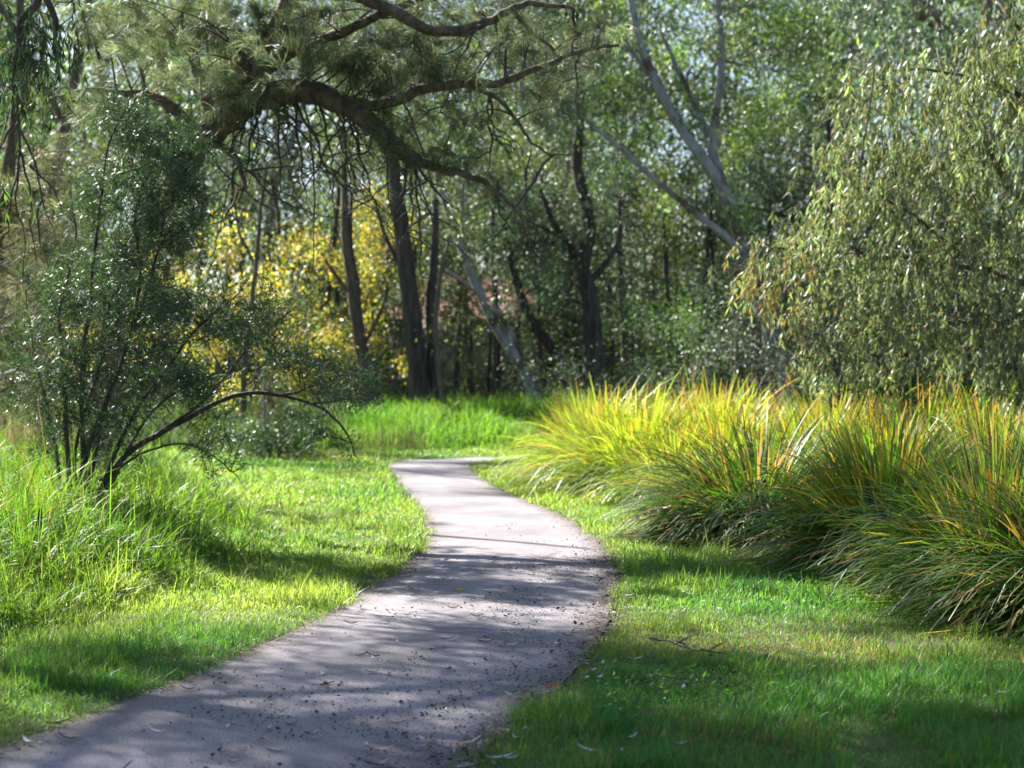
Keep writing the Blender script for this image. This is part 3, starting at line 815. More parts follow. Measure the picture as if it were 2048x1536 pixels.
def plain_mat(name, c, rough=.8, bumpscale=None):
    m, nt, out = new_mat(name); N, Lk = nt.nodes.new, nt.links.new
    bs = N('ShaderNodeBsdfPrincipled'); bs.inputs['Roughness'].default_value = rough
    no = N('ShaderNodeTexNoise'); no.inputs['Scale'].default_value = 4
    cr = N('ShaderNodeValToRGB')
    cr.color_ramp.elements[0].color = (*[v * .75 for v in c], 1); cr.color_ramp.elements[1].color = (*[min(v * 1.2, .9) for v in c], 1)
    tc = N('ShaderNodeTexCoord'); Lk(tc.outputs['Object'], no.inputs['Vector'])
    Lk(no.outputs['Fac'], cr.inputs[0]); Lk(cr.outputs[0], bs.inputs['Base Color']); Lk(bs.outputs[0], out.inputs['Surface'])
    return m


def box(name, lo, hi, mat, parent):
    x0, y0, z0 = lo; x1, y1, z1 = hi
    V = np.array([(x0, y0, z0), (x1, y0, z0), (x1, y1, z0), (x0, y1, z0), (x0, y0, z1), (x1, y0, z1), (x1, y1, z1), (x0, y1, z1)])
    Q = np.array([(0, 3, 2, 1), (4, 5, 6, 7), (0, 1, 5, 4), (1, 2, 6, 5), (2, 3, 7, 6), (3, 0, 4, 7)])
    return build_mesh(name, V, Q, mat, None, parent)


hz = 62
hp = at(955, 620, hz)
t = thing('house', 'terracotta roofed house just glimpsed between the trunks', 'house', (hp[0], hz + 3, .5))
box('wall', (hp[0] - 3.2, hz, .2), (hp[0] + 2.4, hz + 6, 4.0), plain_mat('cream_render', (.5, .42, .33)), t)
V = np.array([(hp[0] - 3.7, hz - .5, 3.95), (hp[0] + 2.9, hz - .5, 3.95), (hp[0] + 2.9, hz + 6.5, 3.95), (hp[0] - 3.7, hz + 6.5, 3.95), (hp[0] - 2.0, hz + 3, 5.8), (hp[0] + 1.2, hz + 3, 5.8)])
me = bpy.data.meshes.new('roof')
me.from_pydata([tuple(v) for v in V], [], [(0, 1, 5, 4), (1, 2, 5), (2, 3, 4, 5), (3, 0, 4), (3, 2, 1, 0)])
me.materials.append(plain_mat('terracotta', (.40, .17, .12))); link('roof', me, t)


# ------------------------------------------------------------------ casuarina (she-oak) arching over the path
ZC = 19.0
b = at(190, 1000, ZC); gz = float(H(b[0], ZC))
cas = thing('casuarina_tree', 'dark casuarina with a thick limb arching over the path and soft needle sprays', 'tree', (b[0], ZC, gz))
trunk = [(190, 980, ZC), (205, 800, ZC), (235, 620, ZC), (310, 420, ZC), (418, 270, ZC), (470, 170, ZC + .1), (540, 70, ZC + .2), (585, -40, ZC + .3), (600, -250, ZC + .4), (610, -520, ZC + .5), (600, -850, ZC + .5)]
P = [at(*p) for p in trunk]; P[0][2] = gz - .1
tb = Tubes(); l, r = smooth_line(P, .17, .05, 7, .015); tb.add(l, r, 11, .15); tb.build('trunk', B_CAS, cas)
spine_t = l
LIMBS = [
    ([(418, 268, ZC), (480, 217, ZC), (545, 190, ZC - .1), (615, 183, ZC - .2), (680, 205, ZC - .3), (742, 248, ZC - .4), (792, 292, ZC - .5), (832, 327, ZC - .5)], .175, .085),
    ([(825, 318, ZC - .5), (880, 338, ZC - .5), (940, 352, ZC - .5), (990, 380, ZC - .6), (1030, 420, ZC - .6), (1062, 470, ZC - .6)], .06, .012),
    ([(690, 208, ZC - .3), (770, 208, ZC - .5), (850, 180, ZC - .7), (930, 168, ZC - .8), (1010, 162, ZC - .9), (1090, 130, ZC - 1), (1170, 100, ZC - 1), (1240, 90, ZC - 1)], .075, .015),
    ([(930, 168, ZC - .8), (1000, 200, ZC - .9), (1040, 250, ZC - 1), (1080, 300, ZC - 1), (1150, 310, ZC - 1)], .03, .006),
    ([(418, 268, ZC), (380, 250, ZC + .1), (345, 218, ZC + .2), (310, 192, ZC + .3), (245, 185, ZC + .4), (170, 180, ZC + .5), (90, 205, ZC + .6)], .085, .02),
    ([(430, 240, ZC), (400, 160, ZC + .3), (370, 85, ZC + .5), (300, 42, ZC + .7), (235, -5, ZC + .8), (160, -60, ZC + .9)], .08, .025),
    ([(470, 175, ZC), (540, 130, ZC - .3), (610, 92, ZC - .5), (690, 62, ZC - .7), (790, 18, ZC - .9), (900, -30, ZC - 1.1)], .085, .03),
    ([(585, -40, ZC), (720, -10, ZC - 1), (860, 60, ZC - 1.3), (950, 55, ZC - 1.4), (1010, 25, ZC - 1.5), (1060, 5, ZC - 1.5), (1150, 15, ZC - 1.5)], .08, .02),
    ([(1020, 20, ZC - 1.5), (1060, 60, ZC - 1.5), (1110, 100, ZC - 1.5)], .03, .012),
    ([(418, 285, ZC), (455, 300, ZC - .1), (478, 330, ZC - .2), (490, 380, ZC - .2)], .055, .02),
    ([(600, -250, ZC), (700, -350, ZC - .6), (850, -420, ZC - 1)], .07, .02), ([(600, -250, ZC), (480, -340, ZC + .4), (300, -400, ZC + .6)], .07, .02),
    ([(605, -420, ZC), (700, -560, ZC - .4), (800, -640, ZC - .6)], .06, .02), ([(605, -450, ZC), (500, -600, ZC), (400, -680, ZC)], .06, .02),
]
spine = [spine_t[20:]]
for pts, r0, r1 in LIMBS:
    l, r = smooth_line([at(*p) for p in pts], r0, r1, 7, .012)
    tb = Tubes(); tb.add(l, r, 9 if r0 > .07 else 6, .16); tb.build('limb', B_CAS, cas)
    spine.append(l)
spine = np.vstack(spine)
# bare hanging twigs below the limb
tb = Tubes()
main = smooth_line([at(*p) for p in LIMBS[0][0]], 1, 1, 7)[0]
hang = []
for j in range(54):
    s = main[rng.integers(6, len(main))] if j < 34 else spine[rng.integers(30, len(spine))]
    if s[2] > 5.6 or s[1] > 21: continue
    ln = rng.uniform(.35, 1.5)
    dx = rng.normal(.1, .45); dy = rng.normal(0, .3)
    p = [s, s + np.array([dx * .35, dy * .4, -ln * .3]), s + np.array([dx * .7, dy * .8, -ln * .7]), s + np.array([dx * 1.25, dy, -ln])]
    l, r = smooth_line(p, rng.uniform(.010, .022), .004, 6, .03); tb.add(l, r, 5); hang.append(l)
    for q in range(rng.integers(1, 4)):
        a = l[rng.integers(6, len(l) - 2)]; ln2 = rng.uniform(.2, .7); sx = rng.choice([-1, 1])
        l2, r2 = smooth_line([a, a + np.array([sx * ln2 * .4, rng.normal(0, .1), -ln2 * .25]), a + np.array([sx * ln2 * .75, rng.normal(0, .15), -ln2 * .8])], .009, .003, 5, .02)
        tb.add(l2, r2, 4)
for pts, r0 in (([(740, 250), (738, 300), (700, 315), (672, 350), (668, 420), (690, 520)], .016), ([(605, 190), (622, 290), (632, 390), (628, 480), (622, 560)], .014),
                ([(1062, 300), (1050, 400), (1075, 470), (1120, 520), (1132, 500)], .010), ([(990, 380), (1010, 440), (1060, 500), (1100, 525)], .010),
                ([(830, 330), (790, 350), (740, 400), (690, 420)], .014), ([(480, 330), (560, 400), (640, 430), (720, 440)], .012), ([(540, 215), (600, 265), (650, 330), (670, 420)], .016)):
    l, r = smooth_line([at(p[0], p[1], ZC - .6) for p in pts], r0, .004, 7, .012); tb.add(l, r, 5)
tb.build('hanging_twigs', B_TWIG, cas)

NEEDLE_PAL = [(4, (.105, .145, .075)), (3, (.15, .18, .085)), (3, (.055, .09, .055)), (.8, (.25, .20, .11))]


def needle_tufts(st, tb, C, spine, tufts=7, per=34, ln=.24, pal=NEEDLE_PAL, w=.0042, spread=.55, reach=.45, lift=.1):
    m = len(C)
    twigs_to(tb, C, spine, .014, 4, .6, 1.0, .004)
    n = m * tufts
    ci = np.repeat(np.arange(m), tufts)
    ax = unit(rng.normal(0, 1, (m, 3)) * np.array([1, .8, .35]))
    s = rng.uniform(-1, 1, n)
    O = C[ci] + ax[ci] * (s * reach)[:, None] + rng.normal(0, .07, (n, 3))
    A = unit(ax[ci] * .8 + rng.normal(0, .55, (n, 3)) + np.array([0, 0, lift]))
    ti = np.repeat(np.arange(n), per); N_ = len(ti)
    D = unit(A[ti] + rng.normal(0, spread, (N_, 3)))
    L = ln * rng.uniform(.55, 1.25, N_)
    P0 = O[ti] + rng.normal(0, .02, (N_, 3))
    P1 = P0 + D * (L * .5)[:, None]
    D2 = unit(D + np.array([0, 0, -.35]) + rng.normal(0, .12, (N_, 3)))
    P2 = P1 + D2 * (L * .5)[:, None]
    S = unit(np.cross(D, rng.normal(0, 1, (N_, 3))))
    c = pick(pal, N_, .2) * np.exp(rng.normal(0, .3, m))[ci][ti][:, None] * np.exp(rng.normal(0, .2, n))[ti][:, None]
    st.ribbons(np.stack([P0, P1, P2], 1), np.full((N_, 1), w * .5) * np.array([[1, 1, .5]]), S, np.clip(c, .003, .7))


CE = [(680, 110, 260, 90, 1.0), (430, 100, 170, 90, .9), (980, 120, 190, 65, .9), (830, 225, 120, 40, .9), (1150, 100, 80, 50, .8), (240, 130, 110, 90, .7),
      (770, 285, 80, 45, .9), (330, 30, 180, 50, .7), (560, 60, 140, 60, .8), (880, 40, 160, 40, .8), (450, 235, 60, 30, .8), (700, 330, 60, 30, .4), (880, 300, 60, 30, .4), (200, 260, 60, 40, .5), (1060, 200, 70, 30, .6), (340, 430, 60, 40, .4)]
st = Strips(); tb = Tubes()
C = px_ellipses(CE, ZC + .05, .8, 17.0)
needle_tufts(st, tb, C, spine, 8, 40, .24, NEEDLE_PAL, .004, .40, .4, -.12)
C3 = px_ellipses([(590, 205, 150, 28, .8), (740, 225, 80, 35, .8), (450, 215, 60, 35, .8), (820, 150, 150, 40, .6), (860, 335, 60, 20, .5)], ZC - .5, .15, 5)
needle_tufts(st, tb, C3, spine, 6, 36, .22, NEEDLE_PAL, .004, .42, .3, -.2)
C2 = px_ellipses([(600, -170, 480, 130, 1), (620, -430, 420, 160, 1), (600, -720, 260, 150, 1)], ZC, 1.5, 3)
needle_tufts(st, tb, C2, spine, 8, 34, .3, NEEDLE_PAL, .007)
tb.build('twigs', B_TWIG, cas)
st.build('crown', M_NEEDLE, cas)

# second, paler she-oak at the left edge
ZL = 24.0
b = at(-60, 900, ZL)
t = thing('casuarina_tree', 'paler fluffy casuarina at the left edge behind the dark shrub', 'tree', (b[0], ZL, float(H(b[0], ZL))))
tb = Tubes(); l, r = smooth_line([[b[0], ZL, float(H(b[0], ZL)) - .1], at(-40, 700, ZL), at(-10, 480, ZL), at(30, 250, ZL), at(40, 50, ZL), at(50, -200, ZL)], .15, .04, 7, .02)
tb.add(l, r, 9, .12); sp = l
tb.build('trunk', B_CAS, t)
st = Strips(); tb = Tubes()
C = px_ellipses([(30, 480, 70, 90), (70, 620, 80, 90), (20, 740, 70, 70), (110, 440, 60, 60, .7), (140, 330, 70, 50, .5), (60, 330, 60, 60, .6), (150, 740, 70, 60, .5)], ZL, .8, 12)
needle_tufts(st, tb, C, sp, 7, 32, .3, [(4, (.13, .135, .075)), (3, (.17, .16, .085)), (1, (.08, .09, .05))], .0055)
tb.build('twigs', B_TWIG, t); st.build('crown', M_NEEDLE, t)

def pendant(st, C, shoots, per, ln, L, W, pal, spread=.2, tone=.3, lean=(0, 0)):
    """Drooping shoots with leaves hanging off them, a few shoots from each twig end."""
    m = len(C); ns = m * shoots
    ci = np.repeat(np.arange(m), shoots)
    O = C[ci] + rng.normal(0, spread, (ns, 3)) * np.array([1, 1, .7])
    a = rng.random(ns) * 6.283
    lat = np.stack([np.cos(a) + lean[0], np.sin(a) + lean[1], 0 * a], 1) * rng.uniform(.1, .45, (ns, 1))
    sl = ln * rng.uniform(.5, 1.3, ns)
    t = np.linspace(0, 1, 5)
    P = O[:, None, :] + lat[:, None, :] * (sl[:, None] * np.sqrt(t)[None, :])[..., None] + np.array([0, 0, -1.0]) * (sl[:, None] * (t ** 1.3)[None, :])[..., None]
    S0 = unit(np.cross(P[:, -1] - P[:, 0], rng.normal(0, 1, (ns, 3))))
    st.ribbons(P, np.full((ns, 5), .0025), S0, np.repeat(np.array([[.12, .07, .045]]), ns, 0))
    si = np.repeat(np.arange(ns), per); n = len(si)
    u = rng.uniform(.05, 1, n)
    Q = O[si] + lat[si] * (sl[si] * np.sqrt(u))[:, None] + np.array([0, 0, -1.0]) * (sl[si] * u ** 1.3)[:, None]
    D = unit(lat[si] * .5 + rng.normal(0, .38, (n, 3)) + np.array([0, 0, -1.0]))
    S = unit(np.cross(D, rng.normal(0, 1, (n, 3))))
    c = pick(pal, n, .2) * np.exp(rng.normal(0, tone, m))[ci][si][:, None] * np.exp(rng.normal(0, .15, ns))[si][:, None]
    st.leaves(Q, D, S, L * np.exp(rng.normal(0, .22, n)), W * np.exp(rng.normal(0, .2, n)), np.clip(c, .003, .8))


# ------------------------------------------------------------------ gum overhanging the top left corner
ZG = 15.0
gb = np.array([-8.3, 14.2])
t = thing('gum_tree', 'drooping gum with hanging bare twigs at the top left corner', 'tree', (gb[0], gb[1], float(H(*gb))))
tb = Tubes()
l, r = smooth_line([(gb[0], gb[1], float(H(*gb)) - .1), (gb[0] + .1, gb[1], 2.5), (gb[0] + .3, gb[1] + .1, 5), (gb[0] + .9, gb[1] + .2, 7.5), (gb[0] + 1.0, gb[1] + .3, 10)], .26, .08, 7, .02)
tb.add(l, r, 11, .1); tb.build('trunk', B_PALE, t); sp = [l[8:]]
tb = Tubes()
for e in ([at(60, -60, ZG), at(40, 60, ZG), at(30, 180, ZG)], [at(20, -100, ZG - .3), at(100, 20, ZG - .3), at(110, 120, ZG - .3)], [(-5.5, 12.5, 6.8), (-4.6, 11.5, 6.5)], [(-6, 15, 8.4), (-4.8, 15.5, 8.8)], [(-9.5, 12.5, 7.6), (-10, 11.5, 8)], [(-6.5, 11.5, 7.8), (-6, 10.2, 7.6)]):
    a = l[int(len(l) * rng.uniform(.5, .8))]
    l2, r2 = smooth_line([a, (a + np.array(e[0])) / 2 + [0, 0, .3]] + [np.array(q) for q in e], .07, .015, 6, .02)
    tb.add(l2, r2, 7, .1); sp.append(l2)
sp = np.vstack(sp)
for pts in ([(35, 190), (40, 300), (30, 400), (50, 470), (45, 560)], [(40, 260), (70, 330), (85, 400), (110, 470)], [(38, 330), (20, 420), (15, 480)], [(40, 300), (60, 380), (60, 450), (75, 520)],
            [(85, 400), (75, 450), (90, 510)], [(30, 240), (0, 300), (-10, 380)], [(60, 330), (100, 370), (125, 420)]):
    l2, r2 = smooth_line([at(p[0], p[1], ZG) for p in pts], .012, .004, 7, .012); tb.add(l2, r2, 5)
C = px_ellipses([(50, 60, 70, 60), (90, 150, 40, 50), (20, 160, 50, 60), (110, 30, 40, 40, .6), (5, 330, 25, 60, .8)], ZG, .4, 40)
CA = np.stack([rng.normal(-7.3, 2.0, 215), rng.normal(14.6, 2.1, 215), np.clip(rng.normal(8.6, 1.1, 215), 6.8, 12)], 1)
CA = np.vstack([CA, np.stack([rng.normal(-4.7, .9, 55), rng.normal(15.5, .8, 55), np.clip(rng.normal(8.9, .5, 55), 7.8, 11)], 1)])  # extra clumps above the view, added to shade the near right lawn
twigs_to(tb, C, sp, .010, 3); twigs_to(tb, CA, sp, .010, 3)
tb.build('branches', B_TWIG, t)
st = Strips()
pendant(st, C, 5, 12, .35, .11, .017, [(4, (.035, .075, .05)), (2, (.06, .12, .035)), (1, (.09, .17, .03))], .12)
leaf_cloud(st, CA, .62, 330, .14, .03, GUM_BLUE, .7)
st.build('crown', M_GUM, t)

# ------------------------------------------------------------------ drooping gum on the right
ZR = 21.0
t = thing('gum_tree', 'broad drooping gum with hanging yellow green leaves behind the reeds on the right', 'tree', (7.6, ZR, float(H(7.6, ZR))))
tb = Tubes(); l, r = smooth_line([(7.6, ZR, float(H(7.6, ZR)) - .1), (7.5, ZR, 1.8), (7.2, ZR, 3.4), (7.1, ZR, 5.2), (7.0, ZR, 7)], .3, .09, 7, .02)
tb.add(l, r, 11, .12); tb.build('trunk', B_BROWN, t); sp = [l[4:]]
for pts, r0 in (([(2240, 640), (2040, 560), (1900, 528), (1750, 508), (1640, 488), (1540, 500)], .07), ([(2240, 560), (2045, 400), (1992, 335), (1955, 270), (1900, 210)], .08),
                ([(2200, 330), (2050, 200), (1920, 150), (1780, 140)], .07), ([(2230, 720), (2000, 650), (1850, 650), (1720, 670), (1610, 720)], .06), ([(2010, 620), (1960, 560), (1890, 480), (1780, 400), (1690, 360)], .05),
                ([(2200, 200), (2040, 60), (1980, -20)], .06)):
    l2, r2 = smooth_line([at(p[0], p[1], ZR + .1 + .5 * rng.random()) for p in pts], r0 * .7, .012, 7, .02)
    tb = Tubes(); tb.add(l2, r2, 7, .12); tb.build('limb', B_BROWN, t); sp.append(l2)
sp = np.vstack(sp)
RE_ = [(1560, 500, 70, 45, 1.1), (1520, 560, 45, 40, 1.1), (1590, 590, 60, 40, 1), (1680, 440, 90, 80, 1), (1700, 300, 70, 90, 1), (1760, 190, 60, 70, .9), (1850, 300, 110, 110, 1), (1960, 220, 100, 110, 1), (1980, 400, 100, 130, 1),
       (1850, 500, 120, 90, 1), (1760, 560, 110, 70, 1), (1680, 640, 60, 60, .9), (1660, 720, 60, 45, 1), (1780, 700, 110, 50, .9), (1920, 650, 110, 80, .9), (2020, 560, 70, 100, 1), (1990, 730, 100, 35, .6), (2000, 100, 70, 60, .9), (1930, 130, 70, 50, .8), (2040, 30, 60, 60, .9), (1640, 400, 40, 30, .8), (1800, 120, 40, 30, .8), (1620, 680, 30, 30, .9),
       (2150, 350, 120, 250, .5), (2100, 50, 100, 100, .5)]
C = px_ellipses(RE_, ZR, .75, 23)
tb = Tubes(); twigs_to(tb, C, sp, .009, 3, .5, .9)
for j in range(26):      # grey bare twigs at the sunny rim and base
    c = C[rng.integers(len(C))]
    l2, r2 = smooth_line([c, c + rng.normal(0, .3, 3), c + rng.normal(0, .5, 3) + [-.2, 0, -.2]], .008, .003, 5, .02); tb.add(l2, r2, 4)
tb.build('twigs', B_TWIG, t)
st = Strips()
RPAL = [(5, (.155, .20, .115)), (2.5, (.22, .26, .11)), (3, (.10, .14, .095)), (.3, (.30, .21, .09))]
low = (C[:, 0] / C[:, 1] < .175) & (C[:, 2] < 3.3)
pendant(st, C[~low], 7, 16, .30, .105, .0195, RPAL, .17, .28, (-.4, 0))
pendant(st, C[low], 7, 13, .30, .12, .021, RPAL + [(3, (.26, .17, .05)), (1, (.24, .10, .05))], .17, .25, (-.4, 0))
st.build('crown', M_GUM, t)

# ------------------------------------------------------------------ dark narrow-leaved shrub on the left bank
ZS = 16.4
bs = at(165, 990, ZS); gz = float(H(bs[0], ZS))
shr = thing('wattle_shrub', 'dark many stemmed narrow leaved shrub on the left bank with a long arching branch', 'shrub', (bs[0], ZS, gz))
STEMS = [
    ([(150, 990), (175, 900), (215, 800), (258, 680), (280, 560), (272, 430), (300, 340), (345, 290)], .035, .006),
    ([(140, 990), (132, 850), (125, 720), (120, 620), (150, 480), (140, 380)], .028, .006),
    ([(182, 990), (240, 922), (330, 862), (430, 806), (500, 786), (580, 796), (650, 822), (695, 868), (712, 915)], .036, .006),
    ([(178, 990), (250, 862), (330, 742), (400, 652), (470, 592), (500, 555)], .026, .005),
    ([(165, 990), (200, 850), (250, 700), (300, 560), (335, 420), (385, 300)], .032, .006),
    ([(130, 990), (108, 880), (82, 760), (60, 650), (50, 580)], .022, .005),
    ([(300, 880), (420, 790), (500, 690), (560, 640), (625, 585)], .018, .005),
    ([(560, 792), (620, 775), (690, 750), (745, 725)], .014, .004),
    ([(172, 990), (162, 800), (180, 600), (200, 420), (218, 290), (255, 215)], .028, .006),
    ([(200, 960), (300, 900), (380, 890), (450, 930), (480, 960)], .014, .004),
    ([(620, 808), (690, 800), (760, 790)], .012, .004),
    ([(190, 985), (290, 840), (400, 760), (480, 740)], .018, .005),
    ([(160, 990), (150, 900), (190, 760), (230, 640), (240, 520)], .022, .005),
]
sp = []
for i, (pts, r0, r1) in enumerate(STEMS):
    dz = rng.normal(0, .25)
    ds = np.linspace(0, 1, len(pts)) * dz
    P = [at(p[0], p[1], ZS + d) for p, d in zip(pts, ds)]
    if pts[0][1] > 955: P[0][2] = min(P[0][2], gz - .05) if pts[0][1] > 980 else P[0][2]
    l, r = smooth_line(P, r0, r1, 7, .008)
    tb = Tubes(); tb.add(l, r, 7, .1); tb.build('stem', B_TWIG, shr); sp.append(l)
sp = np.vstack(sp)
SE = [(255, 240, 55, 55, 1.6), (350, 310, 75, 60, 2.0), (230, 400, 85, 75, 1.4), (350, 430, 75, 75, 1.5), (290, 330, 60, 60, 1.2), (160, 540, 80, 70, .9), (280, 560, 110, 90, 1.2), (190, 680, 110, 90, 1.2), (110, 620, 60, 70, .9), (340, 660, 80, 70, 1.1),
      (420, 620, 60, 50, .9), (490, 640, 50, 40, 1.2), (320, 760, 110, 60, 1.0), (560, 690, 60, 40, .7), (700, 755, 65, 45, .8), (640, 790, 60, 40, .7), (610, 850, 70, 30, .5), (430, 870, 60, 40, .7), (150, 820, 80, 70, 1.0), (240, 850, 70, 50, .8),
      (500, 720, 50, 40, .7), (690, 890, 30, 40, .7), (440, 930, 50, 30, .5), (620, 600, 25, 30, .8), (420, 780, 60, 40, .8), (540, 600, 40, 40, .8), (90, 740, 50, 60, .8), (130, 900, 60, 50, .6), (220, 930, 60, 30, .5), (60, 560, 30, 40, .4), (560, 760, 50, 30, .6), (640, 740, 50, 40, .6), (735, 790, 40, 25, .6), (500, 650, 60, 40, .8), (30, 700, 50, 60, .6), (60, 800, 50, 50, .6)]
C = px_ellipses(SE, ZS, .45, 82)
tb = Tubes(); twigs_to(tb, C, sp, .006, 3, .8, .8, .002); tb.build('twigs', B_TWIG, shr)
st = Strips()
m = len(C); per = 95
ax = unit(rng.normal(0, 1, (m, 3)) + np.array([.15, 0, .9]))
ci = np.repeat(np.arange(m), per); n = m * per
s = rng.uniform(-.16, .16, n)
P = C[ci] + ax[ci] * s[:, None] + rng.normal(0, .035, (n, 3))
D = unit(ax[ci] * 1.0 + rng.normal(0, .5, (n, 3)))
S = unit(np.cross(D, rng.normal(0, 1, (n, 3))))
c = pick([(5, (.048, .07, .054)), (3, (.06, .095, .05)), (1.2, (.085, .165, .045))], n) * np.exp(rng.normal(0, .2, m))[ci][:, None]
st.leaves(P, D, S, rng.uniform(.045, .085, n), rng.uniform(.008, .0125, n), np.clip(c, .003, .6))
st.build('foliage', M_SHRUB, shr)
# dead rusty leaves caught round the foot of the stems
st = Strips(); n = 260
P = np.stack([rng.normal(bs[0], .16, n), rng.normal(ZS, .16, n), gz + np.abs(rng.normal(0, .2, n))], 1)
D = unit(rng.normal(0, 1, (n, 3)) + [0, 0, -.5]); S = unit(np.cross(D, rng.normal(0, 1, (n, 3))))
st.leaves(P, D, S, rng.uniform(.06, .16, n), rng.uniform(.006, .014, n), jitter((.13, .075, .04), n, .35))
st.build('dead_leaves', M_LITTER, shr)

# small wooden stake in the tall grass
p = at(77, 1140, 13.2); gz = float(H(p[0], 13.2))
tb = Tubes(); l, r = smooth_line([(p[0], 13.2, gz - .05), (p[0] + .005, 13.2, gz + .22), (p[0] + .012, 13.2, gz + .46)], .022, .018, 4, .003)
tb.add(l, r, 6, .2)
tb.add([l[-1], l[-1] + [0, 0, .004]], [.018, .0005], 6)
tag(tb.build('wooden_stake', B_DARK), 'short dark weathered stake standing in the long grass', 'stake')

# ------------------------------------------------------------------ litter on the path
st = Strips()
n = 17000
y = np.exp(rng.uniform(np.log(5.8), np.log(20), n)); u = np.clip(rng.beta(1.6, .95, n), 0, 1)
x = xl(y) + (xr(y) - xl(y)) * (u * 1.06 - .02)
ok = (N4(x * 2.2, y * 1.1) * .62 + N2(x * 7, y * 3.5) * .4 + rng.random(n) * .3 + .22 * (u - .6)) > .74 + .25 * sstep(12, 20, y); x, y = x[ok], y[ok]; n = len(x)
s = .0075 * np.exp(rng.normal(0, .4, n))
P = np.stack([x, y, np.full(n, .0235)], 1)
a = rng.random(n) * 6.28
D = unit(np.stack([np.cos(a), np.sin(a), rng.normal(0.1, .3, n)], 1)); S = unit(np.cross(D, np.array([0, 0, 1.0]) + rng.normal(0, .4, (n, 3))))
P[:, 2] += s * .35
st.leaves(P, D, S, s * 1.7, s * 1.2, jitter((.07, .04, .025), n, .35))
# edge litter in the grass fringe
n = 8000
y = np.exp(rng.uniform(np.log(5.8), np.log(26), n)); e = rng.choice([0, 1], n, p=[.35, .65])
x = np.where(e == 0, xl(y) + rng.normal(.02, .06, n), xr(y) - rng.normal(.03, .09, n))
P = np.stack([x, y, np.where(on_path(x, y), .022, H(x, y) + .015)], 1)
a = rng.random(n) * 6.28
D = unit(np.stack([np.cos(a), np.sin(a), rng.normal(0.05, .15, n)], 1)); S = unit(np.cross(D, np.array([0, 0, 1.0]) + rng.normal(0, .3, (n, 3))))
st.leaves(P, D, S, rng.uniform(.015, .06, n), rng.uniform(.004, .012, n), pick([(3, (.10, .06, .035)), (2, (.20, .15, .10)), (1, (.32, .28, .24))], n))
lt = st.build('seed_litter', M_LITTER)
tag(lt, 'tiny brown seeds and crumbs scattered over the path', 'litter', kind='stuff')


def litter_mesh(L, W, curl, colr, name):
    k = 6
    t = np.linspace(0, 1, k)
    w = W * np.sin(np.pi * np.clip(t * .94 + .03, 0, 1)) ** .8 * .5
    cx = (t - .5) * L; cy = curl * .25 * L * (t - .5) ** 2 * 4; cz = .003 + .012 * (t - .5) ** 2 * 4
    V = []
    for j in range(k):
        V += [(cx[j], cy[j] - w[j], cz[j] + .004), (cx[j], cy[j], cz[j]), (cx[j], cy[j] + w[j], cz[j] + .005)]
    Q = []
    for j in range(k - 1):
        for q in range(2): Q.append((j * 3 + q, j * 3 + 3 + q, j * 3 + 4 + q, j * 3 + 1 + q))
    C = np.array(colr)[None, :] * np.exp(rng.normal(0, .12, (len(V), 1)))
    return build_mesh(name, np.array(V), np.array(Q), M_LITTER, np.clip(C, 0, .85))


KINDS = [(.10, .024, .08, (.60, .56, .52)), (.075, .02, -.1, (.45, .40, .37)), (.12, .018, .1, (.64, .60, .57)), (.05, .026, .2, (.40, .34, .30)), (.09, .016, -.2, (.55, .50, .46)),
         (.065, .012, .1, (.34, .26, .20)), (.105, .014, .15, (.45, .40, .37)), (.04, .02, .1, (.58, .55, .53))]
protos = [litter_mesh(*k_, 'fallen_leaf') for k_ in KINDS]
BROWN = [litter_mesh(.075, .022, .7, (.14, .075, .04), 'brown_leaf'), litter_mesh(.11, .012, .4, (.10, .06, .04), 'brown_leaf')]
used = set()


def scatter(pl, n, label, group, cat, fx):
    cnt = 0
    while cnt < n:
        y = math.exp(rng.uniform(math.log(6.9), math.log(15)))
        x = fx(y)
        p = pl[rng.integers(len(pl))]
        if p.name not in used: used.add(p.name); o = p
        else:
            o = p.copy(); col_main.objects.link(o)
        onp = bool(on_path(np.array(x), np.array(y)))
        o.location = (x, y, .021 if onp else float(H(x, y)) + .035)
        s = rng.uniform(.5, 1.2)
        o.scale = (s, s, s)
        o.rotation_euler = (rng.normal(0, .12), rng.normal(0, .12), rng.uniform(0, 6.28))
        tag(o, label, cat, group); cnt += 1


scatter(protos, 190, 'small pale dry gum leaf lying on or beside the path', 'pale fallen gum leaves along the path', 'leaf',
        lambda y: float(xl(y) + (xr(y) - xl(y)) * (rng.beta(1.7, 1.0) * 1.12)))
scatter(BROWN, 34, 'small dark brown curled leaf lying on the path', 'brown fallen leaves on the path', 'leaf',
        lambda y: float(xl(y) + (xr(y) - xl(y)) * (rng.random())))
scatter(protos, 36, 'small pale dry leaf lying on the shaded lawn right of the path', 'pale leaves fallen on the lawn', 'leaf',
        lambda y: float(xr(y) + .1 + abs(rng.normal(0, .9))))
for nm, L, W, c, px, py, lab in (('fallen_leaf', .085, .05, (.55, .42, .04), 918, 1187, 'single bright yellow leaf lying in the middle of the path'),
                                 ('brown_leaf', .11, .07, (.16, .07, .03), 1103, 1384, 'big brown curled leaf at the right edge of the path')):
    o = litter_mesh(L, W, .5, c, nm); q = ground_pt(px, py); o.location = (q[0], q[1], .024); o.rotation_euler = (.2, .1, .4); tag(o, lab, 'leaf')
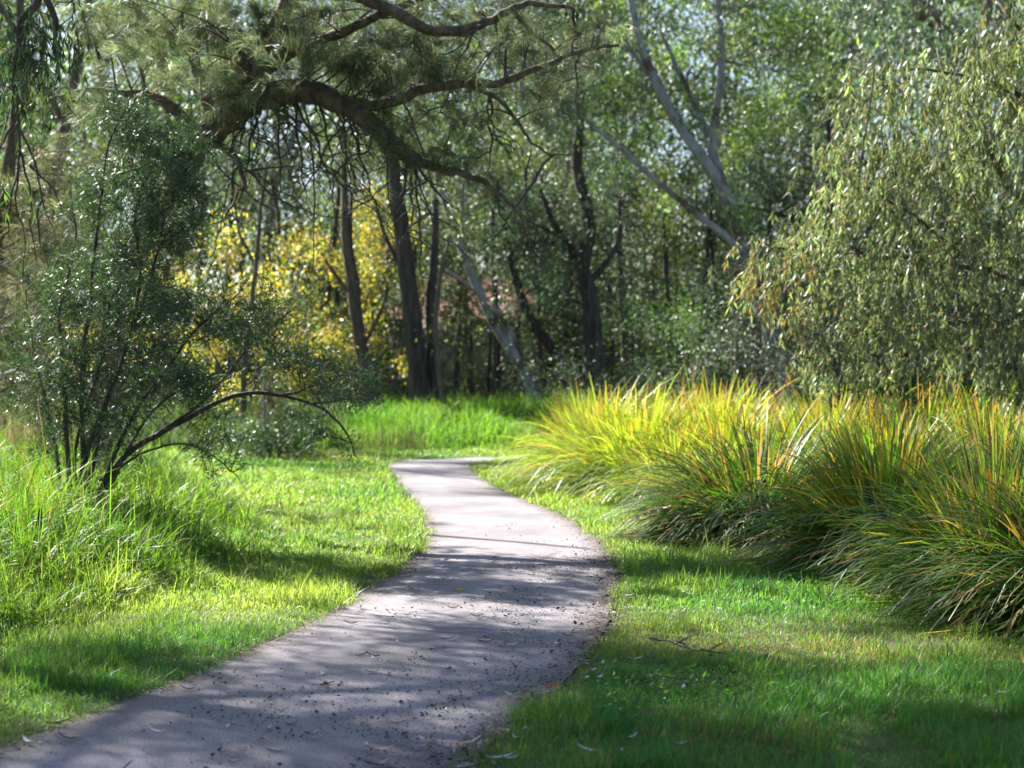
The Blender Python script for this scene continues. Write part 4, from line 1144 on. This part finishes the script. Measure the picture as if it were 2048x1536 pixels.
# fallen twigs on the grass at right
for (a, b_, c_), lab in ((((1350, 1300), (1395, 1322), (1455, 1325)), 'long bent bare twig lying on the dry grass right of the path'), (((1300, 1296), (1335, 1302), (1380, 1318)), 'short pale twig on the grass touching the long bent one')):
    P = []
    for q in (a, b_, c_):
        g = ground_pt(*q); P.append((g[0], g[1], float(H(*g)) + .05))
    tb = Tubes(); l, r = smooth_line(P, .008, .004, 6, .008); tb.add(l, r, 6, .2)
    m_ = l[8]; tb.add([m_, m_ + [.07, .05, .03], m_ + [.13, .12, .04]], [.005, .004, .002], 5)
    tag(tb.build('fallen_twig', B_BROWN), lab, 'twig')

# ------------------------------------------------------------------ light, sky, camera
w = bpy.data.worlds.new('World'); scene.world = w; w.use_nodes = True
nt = w.node_tree; nt.nodes.clear()
out = nt.nodes.new('ShaderNodeOutputWorld'); bg = nt.nodes.new('ShaderNodeBackground'); sk = nt.nodes.new('ShaderNodeTexSky')
sk.sky_type = 'NISHITA'; sk.sun_disc = False; sk.sun_elevation = SUN_EL; sk.sun_rotation = SUN_AZ
sk.air_density = 1.0; sk.dust_density = 1.2; sk.ozone_density = 2.5
bg.inputs['Strength'].default_value = .056
nt.links.new(sk.outputs[0], bg.inputs[0]); nt.links.new(bg.outputs[0], out.inputs[0])

sd = bpy.data.lights.new('sun', 'SUN'); sd.energy = 5.0; sd.angle = math.radians(.55); sd.color = (1, .955, .88)
so = bpy.data.objects.new('sun', sd); col_main.objects.link(so)
from mathutils import Vector
d = Vector((math.sin(SUN_AZ) * math.cos(SUN_EL), math.cos(SUN_AZ) * math.cos(SUN_EL), math.sin(SUN_EL)))
so.rotation_euler = d.to_track_quat('Z', 'Y').to_euler()
so.location = (-20, 20, 30)

cd = bpy.data.cameras.new('camera'); cam = bpy.data.objects.new('camera', cd); col_main.objects.link(cam)
cam.location = (0, 0, CAMH); cam.rotation_euler = (math.pi / 2, 0, 0)
cd.sensor_width = 36; cd.lens = 60; cd.clip_start = .1; cd.clip_end = 3000
cd.dof.use_dof = True; cd.dof.focus_distance = 11.5; cd.dof.aperture_fstop = 2.5
scene.camera = cam

scene.render.engine = 'CYCLES'
cy = scene.cycles
cy.max_bounces = 6; cy.diffuse_bounces = 3; cy.glossy_bounces = 2; cy.transmission_bounces = 4; cy.transparent_max_bounces = 4
cy.sample_clamp_indirect = 6
cy.use_denoising = True
scene.view_settings.view_transform = 'Standard'; scene.view_settings.look = 'None'
scene.view_settings.exposure = 2.0; scene.view_settings.gamma = 1
